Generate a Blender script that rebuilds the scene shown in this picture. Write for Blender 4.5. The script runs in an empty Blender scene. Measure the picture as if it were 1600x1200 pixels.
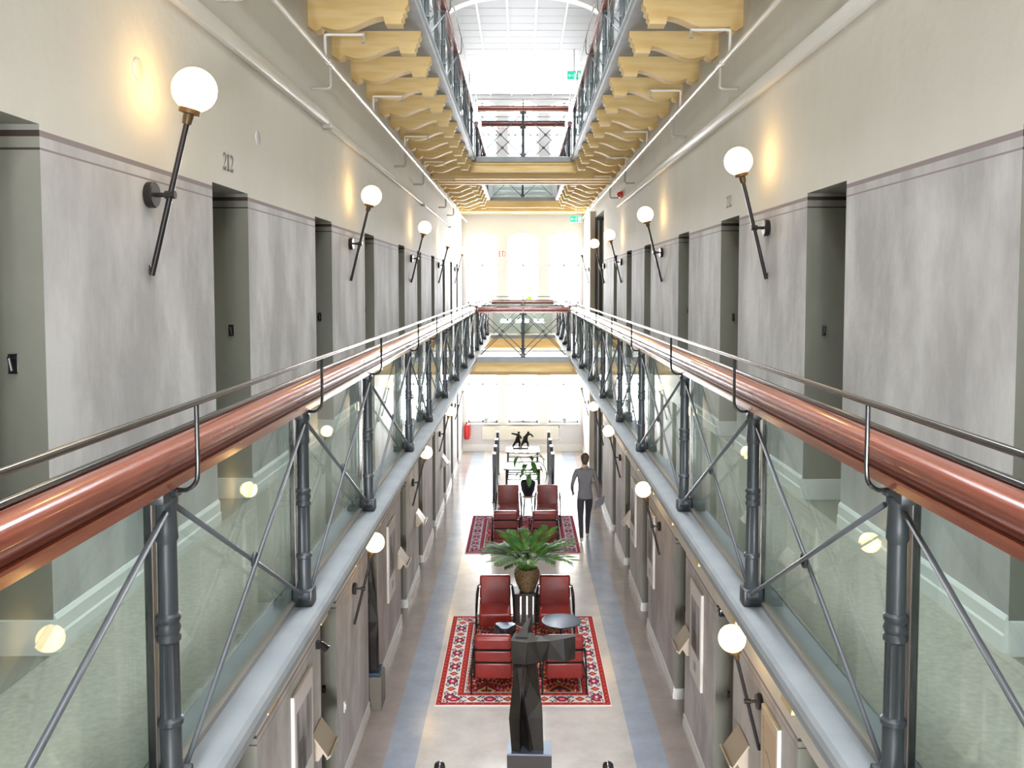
import bpy, bmesh, math, random
from mathutils import Vector, Matrix
random.seed(7)
C = bpy.context.scene.collection
PI = math.pi
H = 5.285                      # eye height above the ground floor

# ------------------------------------------------------------------ camera, world, lights, exposure
cam = bpy.data.cameras.new('camera')
cam.sensor_width = 36.0
cam.lens = 36.0 * 1400 / 1600
cam.shift_x = -15 / 1600
cam.shift_y = -77 / 1600
cam.clip_start = 0.05
cam_o = bpy.data.objects.new('camera', cam)
C.objects.link(cam_o)
cam_o.location = (0, 0, H)
cam_o.rotation_euler = (PI / 2 - 0.0549, 0, 0)
sc = bpy.context.scene
sc.camera = cam_o
sc.view_settings.view_transform = 'Standard'
sc.view_settings.look = 'None'
sc.view_settings.gamma = 1.0
sc.view_settings.use_curve_mapping = False
sc.view_settings.exposure = 0.9
sc.cycles.use_denoising = True
sc.cycles.max_bounces = 12
sc.cycles.diffuse_bounces = 7
sc.cycles.glossy_bounces = 5
sc.cycles.transmission_bounces = 6
sc.cycles.transparent_max_bounces = 32
sc.cycles.sample_clamp_indirect = 6.0
sc.cycles.caustics_reflective = False
sc.cycles.caustics_refractive = False

world = bpy.data.worlds.new('overcast_sky')
sc.world = world
world.use_nodes = True
wb = world.node_tree.nodes['Background']
wb.inputs['Color'].default_value = (0.92, 0.97, 1.0, 1)
wb.inputs['Strength'].default_value = 3.0


def area(name, loc, rot, sx, sy, power, col):
    l = bpy.data.lights.new(name, 'AREA')
    l.shape = 'RECTANGLE'
    l.size, l.size_y = sx, sy
    l.energy = power
    l.color = col
    o = bpy.data.objects.new(name, l)
    C.objects.link(o)
    o.location = loc
    o.rotation_euler = rot
    return o


DAY = (0.96, 0.975, 1.0)
# daylight entering by the three rows of end windows; roof and back lights are added
area('daylight_ground_windows', (0.05, 29.6, 1.75), (-PI / 2, 0, 0), 3.7, 2.2, 850, DAY)
area('daylight_gallery_windows', (0.05, 29.6, 5.7), (-PI / 2, 0, 0), 3.7, 2.6, 1000, DAY)
area('daylight_upper_windows', (0.05, 29.6, 9.8), (-PI / 2, 0, 0), 3.7, 2.4, 480, DAY)
area('added_roof_light', (0.03, 3.0, 12.2), (0, 0, 0), 3.2, 22.0, 1150, DAY)  # added overhead light, shining through the unseen roof glazing
area('added_back_light_ground', (0.05, -11.2, 1.75), (PI / 2, 0, 0), 3.7, 2.2, 2800, DAY)  # three lights added behind the viewer to brighten near walls and furniture
area('added_back_light_gallery', (0.05, -11.2, 5.7), (PI / 2, 0, 0), 3.7, 2.6, 90, DAY)
area('added_back_light_upper', (0.05, -11.2, 9.8), (PI / 2, 0, 0), 3.7, 2.4, 50, DAY)


# ------------------------------------------------------------------ materials
def mat(name, col=(0.5, 0.5, 0.5), rough=0.6, metal=0.0, spec=0.5, coat=0.0, noise=None, bump=None, alpha=None):
    m = bpy.data.materials.new(name)
    m.use_nodes = True
    nt = m.node_tree
    b = nt.nodes['Principled BSDF']
    b.inputs['Base Color'].default_value = (*col, 1)
    b.inputs['Roughness'].default_value = rough
    b.inputs['Metallic'].default_value = metal
    b.inputs['Specular IOR Level'].default_value = spec
    if coat:
        b.inputs['Coat Weight'].default_value = coat
        b.inputs['Coat Roughness'].default_value = 0.08
    if noise or bump:
        tc = nt.nodes.new('ShaderNodeTexCoord')
        mp = nt.nodes.new('ShaderNodeMapping')
        nt.links.new(tc.outputs['Object'], mp.inputs['Vector'])
    if noise:
        sc_, col2, stretch = noise
        mp.inputs['Scale'].default_value = stretch
        n = nt.nodes.new('ShaderNodeTexNoise')
        n.inputs['Scale'].default_value = sc_
        n.inputs['Detail'].default_value = 6
        nt.links.new(mp.outputs['Vector'], n.inputs['Vector'])
        r = nt.nodes.new('ShaderNodeValToRGB')
        r.color_ramp.elements[0].position = 0.35
        r.color_ramp.elements[1].position = 0.68
        r.color_ramp.elements[0].color = (*col, 1)
        r.color_ramp.elements[1].color = (*col2, 1)
        nt.links.new(n.outputs['Fac'], r.inputs['Fac'])
        nt.links.new(r.outputs['Color'], b.inputs['Base Color'])
    if bump:
        s2, strength, dist = bump
        n2 = nt.nodes.new('ShaderNodeTexNoise')
        n2.inputs['Scale'].default_value = s2
        n2.inputs['Detail'].default_value = 5
        nt.links.new(tc.outputs['Object'], n2.inputs['Vector'])
        bp = nt.nodes.new('ShaderNodeBump')
        bp.inputs['Strength'].default_value = strength
        bp.inputs['Distance'].default_value = dist
        nt.links.new(n2.outputs['Fac'], bp.inputs['Height'])
        nt.links.new(bp.outputs['Normal'], b.inputs['Normal'])
    return m


def emit(name, col, strength):
    m = bpy.data.materials.new(name)
    m.use_nodes = True
    b = m.node_tree.nodes['Principled BSDF']
    b.inputs['Base Color'].default_value = (*[min(0.85, c * 0.8) for c in col], 1)
    b.inputs['Emission Color'].default_value = (*col, 1)
    b.inputs['Emission Strength'].default_value = strength
    b.inputs['Roughness'].default_value = 0.3
    return m


def glass_mat(name, tint, refl_ior=1.5, rough=0.0):
    m = bpy.data.materials.new(name)
    m.use_nodes = True
    nt = m.node_tree
    for n in list(nt.nodes):
        nt.nodes.remove(n)
    out = nt.nodes.new('ShaderNodeOutputMaterial')
    mx = nt.nodes.new('ShaderNodeMixShader')
    tr = nt.nodes.new('ShaderNodeBsdfTransparent')
    gl = nt.nodes.new('ShaderNodeBsdfGlossy')
    fr = nt.nodes.new('ShaderNodeFresnel')
    fr.inputs['IOR'].default_value = refl_ior
    tr.inputs['Color'].default_value = (*tint, 1)
    gl.inputs['Roughness'].default_value = rough
    geo = nt.nodes.new('ShaderNodeNewGeometry')          # the inner face of a pane reflects as the outer one does
    ior = nt.nodes.new('ShaderNodeMapRange')
    ior.inputs['To Min'].default_value = refl_ior
    ior.inputs['To Max'].default_value = 1 / refl_ior
    nt.links.new(geo.outputs['Backfacing'], ior.inputs['Value'])
    nt.links.new(ior.outputs[0], fr.inputs['IOR'])
    nt.links.new(fr.outputs[0], mx.inputs[0])
    nt.links.new(tr.outputs[0], mx.inputs[1])
    nt.links.new(gl.outputs[0], mx.inputs[2])
    nt.links.new(mx.outputs[0], out.inputs['Surface'])
    return m


def vcol_mat(name, rough=0.9, spec=0.2):
    m = mat(name, rough=rough, spec=spec)
    a = m.node_tree.nodes.new('ShaderNodeAttribute')
    a.attribute_name = 'Col'
    m.node_tree.links.new(a.outputs['Color'], m.node_tree.nodes['Principled BSDF'].inputs['Base Color'])
    return m


STRIPES = (2.075, 5.88, 9.98)         # height of the painted double band on each storey


def wall_mat(name, low, high, spot, band, rough=0.75):
    """limewashed plaster: grey below the painted band, cream above, with the thick and the thin stripe"""
    m = bpy.data.materials.new(name)
    m.use_nodes = True
    nt = m.node_tree
    L = nt.links.new
    b = nt.nodes['Principled BSDF']
    b.inputs['Roughness'].default_value = rough
    b.inputs['Specular IOR Level'].default_value = 0.3
    tc = nt.nodes.new('ShaderNodeTexCoord')
    sp = nt.nodes.new('ShaderNodeSeparateXYZ')
    L(tc.outputs['Object'], sp.inputs[0])

    def math_(op, a, v=None, c=None):
        n = nt.nodes.new('ShaderNodeMath')
        n.operation = op
        for i, x in enumerate((a, v, c)):
            if x is None:
                continue
            if isinstance(x, (int, float)):
                n.inputs[i].default_value = x
            else:
                L(x, n.inputs[i])
        return n.outputs[0]
    z = sp.outputs['Z']
    thick = thin = None
    up = None
    for s, top in zip(STRIPES, (3.7, 7.9, 12.0)):
        t = math_('COMPARE', z, s, 0.0125)
        thick = t if thick is None else math_('ADD', thick, t)
        t = math_('COMPARE', z, s - 0.06, 0.0045)
        thin = t if thin is None else math_('ADD', thin, t)
        u = math_('COMPARE', z, (s + top) / 2, (top - s) / 2)
        up = u if up is None else math_('ADD', up, u)
    bands = math_('MAXIMUM', thick, thin)
    mp = nt.nodes.new('ShaderNodeMapping')
    mp.inputs['Scale'].default_value = (1.3, 1.3, 0.55)
    L(tc.outputs['Object'], mp.inputs['Vector'])
    n1 = nt.nodes.new('ShaderNodeTexNoise')
    n1.inputs['Scale'].default_value = 1.7
    n1.inputs['Detail'].default_value = 8
    n1.inputs['Roughness'].default_value = 0.62
    L(mp.outputs['Vector'], n1.inputs['Vector'])
    r = nt.nodes.new('ShaderNodeValToRGB')
    r.color_ramp.elements[0].position = 0.39
    r.color_ramp.elements[1].position = 0.62
    r.color_ramp.elements[0].color = (*spot, 1)
    r.color_ramp.elements[1].color = (*low, 1)
    L(n1.outputs['Fac'], r.inputs['Fac'])
    r2 = nt.nodes.new('ShaderNodeValToRGB')
    r2.color_ramp.elements[0].position = 0.25
    r2.color_ramp.elements[1].position = 0.75
    r2.color_ramp.elements[0].color = (*[c * 0.93 for c in high], 1)
    r2.color_ramp.elements[1].color = (*high, 1)
    L(n1.outputs['Fac'], r2.inputs['Fac'])
    m1 = nt.nodes.new('ShaderNodeMixRGB')
    L(up, m1.inputs['Fac'])
    L(r.outputs['Color'], m1.inputs[1])
    L(r2.outputs['Color'], m1.inputs[2])
    m2 = nt.nodes.new('ShaderNodeMixRGB')
    L(bands, m2.inputs['Fac'])
    L(m1.outputs['Color'], m2.inputs[1])
    m2.inputs[2].default_value = (*band, 1)
    L(m2.outputs['Color'], b.inputs['Base Color'])
    n2 = nt.nodes.new('ShaderNodeTexNoise')
    n2.inputs['Scale'].default_value = 9
    n2.inputs['Detail'].default_value = 7
    L(tc.outputs['Object'], n2.inputs['Vector'])
    bp = nt.nodes.new('ShaderNodeBump')
    bp.inputs['Strength'].default_value = 0.25
    bp.inputs['Distance'].default_value = 0.02
    L(n2.outputs['Fac'], bp.inputs['Height'])
    L(bp.outputs['Normal'], b.inputs['Normal'])
    return m


M = {}
M['wall'] = wall_mat('limewashed_plaster', (0.62, 0.60, 0.59), (0.70, 0.67, 0.60), (0.42, 0.40, 0.395), (0.30, 0.245, 0.25))
M['reveal'] = wall_mat('door_reveal_paint', (0.225, 0.222, 0.185), (0.28, 0.278, 0.24), (0.20, 0.197, 0.165), (0.045, 0.03, 0.025))
M['endwall'] = mat('end_wall_plaster', (0.70, 0.70, 0.71), 0.8, bump=(8, 0.2, 0.02))
M['white'] = mat('white_paint', (0.78, 0.78, 0.76), 0.45)
M['base'] = mat('white_baseboard_paint', (0.80, 0.80, 0.78), 0.4)
M['ceil'] = mat('white_ceiling_boards', (0.58, 0.575, 0.57), 0.6)
M['batten'] = mat('bright_white_batten', (0.88, 0.88, 0.87), 0.5)
M['slab'] = mat('grey_painted_stone', (0.22, 0.24, 0.255), 0.55, bump=(30, 0.15, 0.004), noise=(5, (0.265, 0.28, 0.29), (1, 1, 1)))
M['soffit'] = mat('soffit_boards', (0.55, 0.53, 0.52), 0.8)
M['galfloor'] = mat('gallery_linoleum', (0.33, 0.31, 0.26), 0.5, noise=(40, (0.42, 0.395, 0.33), (1, 1, 1)))
M['joist'] = mat('yellow_ochre_joist_paint', (0.62, 0.43, 0.17), 0.7, noise=(3.0, (0.73, 0.56, 0.28), (0.6, 3, 5)), bump=(14, 0.3, 0.01))
M['iron'] = mat('grey_iron_paint', (0.036, 0.044, 0.051), 0.42, 0.0, 0.6, bump=(60, 0.1, 0.002))
M['rod'] = mat('grey_brace_rod_paint', (0.12, 0.13, 0.145), 0.38, 0.2, 0.6)
M['steel'] = mat('brushed_steel', (0.42, 0.38, 0.34), 0.35, 0.7)
M['black'] = mat('black_lacquer', (0.012, 0.012, 0.013), 0.16, 0.0, 0.6, coat=0.5)
M['lamp'] = mat('black_lamp_metal', (0.025, 0.022, 0.022), 0.35, 0.3)
M['collar'] = mat('brass_brown_collar', (0.09, 0.05, 0.015), 0.45, 0.2)
M['grab'] = mat('dark_polished_steel', (0.16, 0.15, 0.14), 0.18, 0.9)
M['wood'] = mat('red_varnished_handrail', (0.20, 0.040, 0.020), 0.25, 0.0, 0.5, coat=0.6,
                noise=(7, (0.26, 0.06, 0.03), (0.6, 9, 9)), bump=(50, 0.12, 0.002))
M['globe'] = emit('lit_opal_globe', (1.0, 0.64, 0.24), 6.5)
M['pane'] = glass_mat('balustrade_glass', (0.88, 0.955, 0.935), 1.48)
M['winglass'] = glass_mat('window_glass', (0.98, 0.99, 1.0), 1.3)
M['pipe'] = mat('pale_pipe_paint', (0.74, 0.72, 0.68), 0.25, 0.0, 0.6)
M['pipegrey'] = mat('grey_pipe_fitting', (0.40, 0.38, 0.34), 0.4)
M['door'] = mat('grey_green_door_paint', (0.26, 0.26, 0.22), 0.5)
M['darkdoor'] = mat('dark_lift_door', (0.05, 0.052, 0.055), 0.3)
M['beige'] = mat('beige_door_lining', (0.62, 0.56, 0.46), 0.6)
M['leather'] = mat('red_leather', (0.19, 0.016, 0.013), 0.33, 0, 0.5, noise=(6, (0.25, 0.025, 0.018), (1, 1, 1)), bump=(90, 0.12, 0.003))
M['leather2'] = mat('wine_red_leather', (0.16, 0.03, 0.027), 0.3, 0, 0.5, noise=(6, (0.21, 0.04, 0.035), (1, 1, 1)), bump=(60, 0.2, 0.004))
M['frame'] = mat('black_steel_tube', (0.02, 0.02, 0.022), 0.3, 0.5)
M['bronze'] = mat('dark_patinated_bronze', (0.009, 0.0078, 0.007), 0.5, 0.1, 0.25, noise=(5, (0.020, 0.0155, 0.011), (1, 1, 1)))
M['plinth'] = mat('brown_metal_plinth', (0.035, 0.029, 0.028), 0.32, 0.2)
M['plinth2'] = mat('taupe_plinth', (0.13, 0.115, 0.09), 0.5)
M['slate'] = mat('blue_grey_lacquer_top', (0.045, 0.08, 0.13), 0.16, 0.0, 0.6)
M['darkblue'] = mat('dark_blue_black_lacquer', (0.02, 0.024, 0.03), 0.25)
M['crate'] = mat('dark_stained_crate', (0.045, 0.036, 0.032), 0.5, noise=(8, (0.08, 0.06, 0.05), (1, 1, 8)))
M['basket'] = mat('woven_basket', (0.10, 0.06, 0.03), 0.6, noise=(30, (0.36, 0.24, 0.11), (1, 1, 2.5)), bump=(45, 0.8, 0.02))
M['soil'] = mat('dark_soil', (0.03, 0.022, 0.015), 0.95)
M['leaf'] = mat('palm_leaf', (0.02, 0.085, 0.012), 0.55, 0, 0.2, noise=(4, (0.10, 0.24, 0.03), (1, 1, 1)))
M['leaf2'] = mat('glossy_leaf', (0.03, 0.12, 0.02), 0.4, noise=(4, (0.07, 0.22, 0.03), (1, 1, 1)))
M['leafy'] = mat('yellow_green_leaf', (0.50, 0.62, 0.05), 0.5)
M['stem'] = mat('pale_green_stem', (0.32, 0.36, 0.14), 0.5)
M['blackpot'] = mat('matt_black_bowl', (0.018, 0.02, 0.026), 0.4)
M['greypot'] = mat('grey_pot', (0.35, 0.35, 0.34), 0.6)
M['stool'] = mat('pale_wood_stool_top', (0.42, 0.30, 0.18), 0.5)
M['table'] = mat('white_table_top', (0.80, 0.80, 0.80), 0.18)
M['highback'] = mat('dark_blue_grey_chair_paint', (0.035, 0.042, 0.06), 0.35)
M['red'] = mat('signal_red', (0.62, 0.03, 0.025), 0.3)
M['radiator'] = mat('cream_radiator_enamel', (0.75, 0.73, 0.64), 0.35)
M['green'] = emit('lit_green_sign', (0.0, 0.42, 0.25), 0.9)
M['signwhite'] = emit('lit_white_sign', (0.5, 0.8, 0.68), 0.5)
M['signboard'] = mat('white_signboard', (0.82, 0.81, 0.79), 0.5)
M['print'] = vcol_mat('printed_photograph', 0.45, 0.4)
M['rug'] = vcol_mat('woven_rug', 0.95, 0.1)
M['mount'] = mat('cream_picture_mount', (0.74, 0.71, 0.66), 0.6)
M['tray'] = mat('beige_lectern_board', (0.56, 0.48, 0.38), 0.45)
M['numeral'] = mat('grey_painted_numeral', (0.17, 0.17, 0.15), 0.7)
M['skin'] = mat('skin', (0.55, 0.34, 0.25), 0.5)
M['hair'] = mat('brown_hair', (0.07, 0.04, 0.025), 0.6)
M['sweater'] = mat('grey_sweater', (0.15, 0.15, 0.16), 0.9, bump=(120, 0.3, 0.004))
M['trouser'] = mat('dark_trousers', (0.035, 0.03, 0.04), 0.85)
M['shoe'] = mat('pale_grey_shoe', (0.45, 0.45, 0.45), 0.6)
M['folder'] = mat('grey_folder', (0.30, 0.31, 0.36), 0.4)
M['plate'] = mat('blued_steel_plate', (0.22, 0.25, 0.32), 0.3, 0.8)
M['chrome'] = mat('chrome', (0.7, 0.7, 0.72), 0.12, 1.0)

# floor: bands of sheet flooring, beige middle, blue-grey bands, brownish edges
fm = bpy.data.materials.new('polished_sheet_floor')
fm.use_nodes = True
nt = fm.node_tree
fb = nt.nodes['Principled BSDF']
fb.inputs['Roughness'].default_value = 0.17
fb.inputs['Specular IOR Level'].default_value = 0.6
tc = nt.nodes.new('ShaderNodeTexCoord')
sp = nt.nodes.new('ShaderNodeSeparateXYZ')
nt.links.new(tc.outputs['Object'], sp.inputs[0])
mr = nt.nodes.new('ShaderNodeMapRange')
mr.inputs['From Min'].default_value = -2.0
mr.inputs['From Max'].default_value = 2.0
nt.links.new(sp.outputs['X'], mr.inputs['Value'])
rp = nt.nodes.new('ShaderNodeValToRGB')
rp.color_ramp.interpolation = 'CONSTANT'
E_ = rp.color_ramp.elements
E_[0].position = 0.0
E_[0].color = (0.42, 0.365, 0.345, 1)
E_[1].position = 0.115
E_[1].color = (0.37, 0.42, 0.50, 1)
for p_, c_ in ((0.205, (0.58, 0.545, 0.51, 1)), (0.815, (0.37, 0.42, 0.50, 1)), (0.905, (0.42, 0.365, 0.345, 1))):
    e = E_.new(p_)
    e.color = c_
nt.links.new(mr.outputs[0], rp.inputs['Fac'])
nz = nt.nodes.new('ShaderNodeTexNoise')
nz.inputs['Scale'].default_value = 2.2
nz.inputs['Detail'].default_value = 9
nz.inputs['Roughness'].default_value = 0.7
nt.links.new(tc.outputs['Object'], nz.inputs['Vector'])
rr = nt.nodes.new('ShaderNodeValToRGB')
rr.color_ramp.elements[0].position = 0.3
rr.color_ramp.elements[0].color = (0.80, 0.79, 0.79, 1)
rr.color_ramp.elements[1].position = 0.7
rr.color_ramp.elements[1].color = (1.08, 1.07, 1.06, 1)
nt.links.new(nz.outputs['Fac'], rr.inputs['Fac'])
mm = nt.nodes.new('ShaderNodeMixRGB')
mm.blend_type = 'MULTIPLY'
mm.inputs['Fac'].default_value = 1.0
nt.links.new(rp.outputs['Color'], mm.inputs[1])
nt.links.new(rr.outputs['Color'], mm.inputs[2])
nt.links.new(mm.outputs['Color'], fb.inputs['Base Color'])
M['floor'] = fm


# ------------------------------------------------------------------ mesh builder
class MB:
    def __init__(s):
        s.v, s.f, s.sm, s.mi = [], [], [], []

    def add(s, vs, fs, smooth=False, mi=0, mtx=None):
        o = len(s.v)
        if mtx is not None:
            vs = [mtx @ Vector(v) for v in vs]
        s.v += [tuple(v) for v in vs]
        s.f += [tuple(i + o for i in f) for f in fs]
        s.sm += [smooth] * len(fs) if isinstance(smooth, bool) else list(smooth)
        s.mi += [mi] * len(fs)
        return s

    def box(s, a, b, mi=0, mtx=None):
        x0, y0, z0 = a
        x1, y1, z1 = b
        x0, x1 = min(x0, x1), max(x0, x1)
        y0, y1 = min(y0, y1), max(y0, y1)
        z0, z1 = min(z0, z1), max(z0, z1)
        vs = [(x0, y0, z0), (x1, y0, z0), (x1, y1, z0), (x0, y1, z0), (x0, y0, z1), (x1, y0, z1), (x1, y1, z1), (x0, y1, z1)]
        fs = [(0, 3, 2, 1), (4, 5, 6, 7), (0, 1, 5, 4), (1, 2, 6, 5), (2, 3, 7, 6), (3, 0, 4, 7)]
        return s.add(vs, fs, False, mi, mtx)

    def rbox(s, a, b, r, seg=3, mi=0, mtx=None):
        bm = bmesh.new()
        bmesh.ops.create_cube(bm, size=1)
        for v in bm.verts:
            v.co = Vector([(a[i] + b[i]) / 2 + v.co[i] * (b[i] - a[i]) for i in range(3)])
        bmesh.ops.bevel(bm, geom=list(bm.edges), offset=r, segments=seg, profile=0.5, affect='EDGES')
        bm.verts.index_update()
        s.add([v.co.copy() for v in bm.verts], [[v.index for v in f.verts] for f in bm.faces], True, mi, mtx)
        bm.free()
        return s

    def tube(s, path, r, n=10, closed=False, mi=0, caps=True, smooth=True, mtx=None):
        P = [Vector(p) for p in path]
        m = len(P)
        rs = r if isinstance(r, (list, tuple)) else [r] * m
        vs, fs, sm = [], [], []
        up = None
        for i in range(m):
            if closed:
                t = P[(i + 1) % m] - P[i - 1]
            else:
                t = P[min(i + 1, m - 1)] - P[max(i - 1, 0)]
            t.normalize()
            if up is None:
                up = Vector((0, 0, 1)) if abs(t.z) < 0.9 else Vector((1, 0, 0))
            x = up.cross(t)
            if x.length < 1e-5:
                x = Vector((0, 1, 0)).cross(t)
            x.normalize()
            y = t.cross(x)
            up = y
            for k in range(n):
                a = 2 * PI * k / n
                vs.append(P[i] + (x * math.cos(a) + y * math.sin(a)) * rs[i])
        rng = m if closed else m - 1
        for i in range(rng):
            j = (i + 1) % m
            for k in range(n):
                l = (k + 1) % n
                fs.append((i * n + k, i * n + l, j * n + l, j * n + k))
                sm.append(smooth)
        if caps and not closed:
            fs.append(tuple(range(n - 1, -1, -1)))
            fs.append(tuple((m - 1) * n + k for k in range(n)))
            sm += [False, False]
        return s.add(vs, fs, sm, mi, mtx)

    def lathe(s, prof, n=20, c=(0, 0, 0), mi=0, smooth=True, mtx=None, flute=0, fd=0.0, caps=True):
        vs, fs, sm = [], [], []
        m = len(prof)
        for r, z, *fl in prof:
            on = fl[0] if fl else 0
            for k in range(n):
                a = 2 * PI * k / n
                rr_ = r - (fd * on * (0.5 + 0.5 * math.cos(a * flute)) if flute else 0)
                vs.append((c[0] + rr_ * math.cos(a), c[1] + rr_ * math.sin(a), c[2] + z))
        for i in range(m - 1):
            for k in range(n):
                l = (k + 1) % n
                fs.append((i * n + k, i * n + l, (i + 1) * n + l, (i + 1) * n + k))
                sm.append(smooth)
        if caps:
            fs.append(tuple(range(n - 1, -1, -1)))
            fs.append(tuple((m - 1) * n + k for k in range(n)))
            sm += [False, False]
        return s.add(vs, fs, sm, mi, mtx)

    def sphere(s, c, r, n=20, m=12, mi=0, sc=(1, 1, 1), mtx=None):
        prof = [(max(1e-4, math.sin(PI * i / m)), -math.cos(PI * i / m)) for i in range(m + 1)]
        vs, fs = [], []
        for rr_, z in prof:
            for k in range(n):
                a = 2 * PI * k / n
                vs.append((c[0] + r * sc[0] * rr_ * math.cos(a), c[1] + r * sc[1] * rr_ * math.sin(a), c[2] + r * sc[2] * z))
        for i in range(m):
            for k in range(n):
                l = (k + 1) % n
                fs.append((i * n + k, i * n + l, (i + 1) * n + l, (i + 1) * n + k))
        return s.add(vs, fs, True, mi, mtx)

    def prism(s, prof, a0, a1, axis='x', mi=0, smooth=False, mtx=None):
        """closed 2-d profile (counter-clockwise) swept along an axis; x: (p,q)->(y,z), y: (p,q)->(x,z), z: (p,q)->(x,y)"""
        n = len(prof)
        f = {'x': lambda p, q, t: (t, p, q), 'y': lambda p, q, t: (p, t, q), 'z': lambda p, q, t: (p, q, t)}[axis]
        vs = [f(p, q, a0) for p, q in prof] + [f(p, q, a1) for p, q in prof]
        fs = [(k, (k + 1) % n, n + (k + 1) % n, n + k) for k in range(n)]
        sm = [smooth] * n
        fs += [tuple(range(n - 1, -1, -1)), tuple(n + k for k in range(n))]
        sm += [False, False]
        return s.add(vs, fs, sm, mi, mtx)

    def mesh(s, name, mats):
        me = bpy.data.meshes.new(name)
        me.from_pydata(s.v, [], s.f)
        me.polygons.foreach_set('use_smooth', s.sm)
        me.polygons.foreach_set('material_index', s.mi)
        for m_ in (mats if isinstance(mats, (list, tuple)) else [mats]):
            me.materials.append(m_)
        bm = bmesh.new()
        bm.from_mesh(me)
        bmesh.ops.recalc_face_normals(bm, faces=bm.faces)
        for e in bm.edges:
            if len(e.link_faces) == 2 and e.calc_face_angle(0.0) > 0.62:
                e.smooth = False
        bm.to_mesh(me)
        bm.free()
        me.update()
        return me


def obj(name, data, m=None, parent=None, loc=None, rot=None):
    if isinstance(data, MB):
        data = data.mesh(name, m)
    o = bpy.data.objects.new(name, data)
    C.objects.link(o)
    if parent is not None:
        o.parent = parent
    if loc is not None:
        o.location = loc
    if rot is not None:
        o.rotation_euler = rot
    return o


def tag(o, label=None, cat=None, group=None, kind=None):
    if label:
        o['label'] = label
    if cat:
        o['category'] = cat
    if group:
        o['group'] = group
    if kind:
        o['kind'] = kind
    return o


def struct(name, mb, m, label=None, parent=None):
    o = obj(name, mb, m, parent)
    o['kind'] = 'structure'
    if label:
        o['label'] = label
    return o


def empty(name, loc, rz=0, label=None, cat=None, group=None):
    o = bpy.data.objects.new(name, None)
    C.objects.link(o)
    o.empty_display_size = 0.1
    o.location = loc
    o.rotation_euler = (0, 0, rz)
    return tag(o, label, cat, group)


def copy_tree(o, parent=None):
    c = o.copy()
    C.objects.link(c)
    if parent is not None:
        c.parent = parent
    for ch in list(o.children):
        copy_tree(ch, c)
    return c


def bez(pts, n=8):
    """Catmull-Rom through points"""
    P = [Vector(p) for p in pts]
    P = [P[0] * 2 - P[1]] + P + [P[-1] * 2 - P[-2]]
    out = []
    for i in range(1, len(P) - 2):
        for k in range(n):
            t = k / n
            a, b, c, d = P[i - 1], P[i], P[i + 1], P[i + 2]
            out.append(0.5 * ((2 * b) + (c - a) * t + (2 * a - 5 * b + 4 * c - d) * t * t + (3 * b - a - 3 * c + d) * t ** 3))
    out.append(P[-2])
    return out


def skin_mesh(J, edges, root, sub=2):
    """grow one continuous surface round a skeleton; J: name -> (pos, rx, ry)"""
    names = list(J)
    idx = {n: i for i, n in enumerate(names)}
    me = bpy.data.meshes.new('skeleton')
    me.from_pydata([J[n][0] for n in names], [(idx[a], idx[b]) for a, b in edges], [])
    o = bpy.data.objects.new('skeleton', me)
    C.objects.link(o)
    o.modifiers.new('skin', 'SKIN').use_smooth_shade = True
    sv = me.skin_vertices[0].data
    for n in names:
        sv[idx[n]].radius = (J[n][1], J[n][2])
        sv[idx[n]].use_root = n == root
    sb = o.modifiers.new('sub', 'SUBSURF')
    sb.levels = sb.render_levels = sub
    dg = bpy.context.evaluated_depsgraph_get()
    ev = o.evaluated_get(dg)
    m2 = ev.to_mesh()
    vs = [v.co.copy() for v in m2.vertices]
    fs = [tuple(p.vertices) for p in m2.polygons]
    ev.to_mesh_clear()
    bpy.data.objects.remove(o)
    bpy.data.meshes.remove(me)
    return vs, fs


# ------------------------------------------------------------------ building shell
XL, XR = -1.885, 1.955             # inner faces of the long walls
Y0, Y1 = -10.0, 28.4                # back and end of the hall
GF, UF = 3.80, 7.905                # gallery and upper gallery floor levels
CZ = H + 5.96                      # ceiling
LEV = (0.0, GF, UF)
DL = [(2.83, 3.54), (5.50, 6.21), (8.22, 8.93), (10.80, 11.48), (13.75, 14.45), (16.2, 16.86), (18.75, 19.4), (21.4, 22.05), (23.7, 24.35), (25.9, 26.5)]
DR = [(2.80, 3.53), (5.43, 6.17), (8.09, 8.82), (10.5, 11.2), (13.6, 14.3), (15.95, 16.7), (18.4, 19.05)]
TALL = (21.4, 23.9)                # tall dark lift opening in the right wall
DH = 2.115
RD = 0.42


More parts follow.
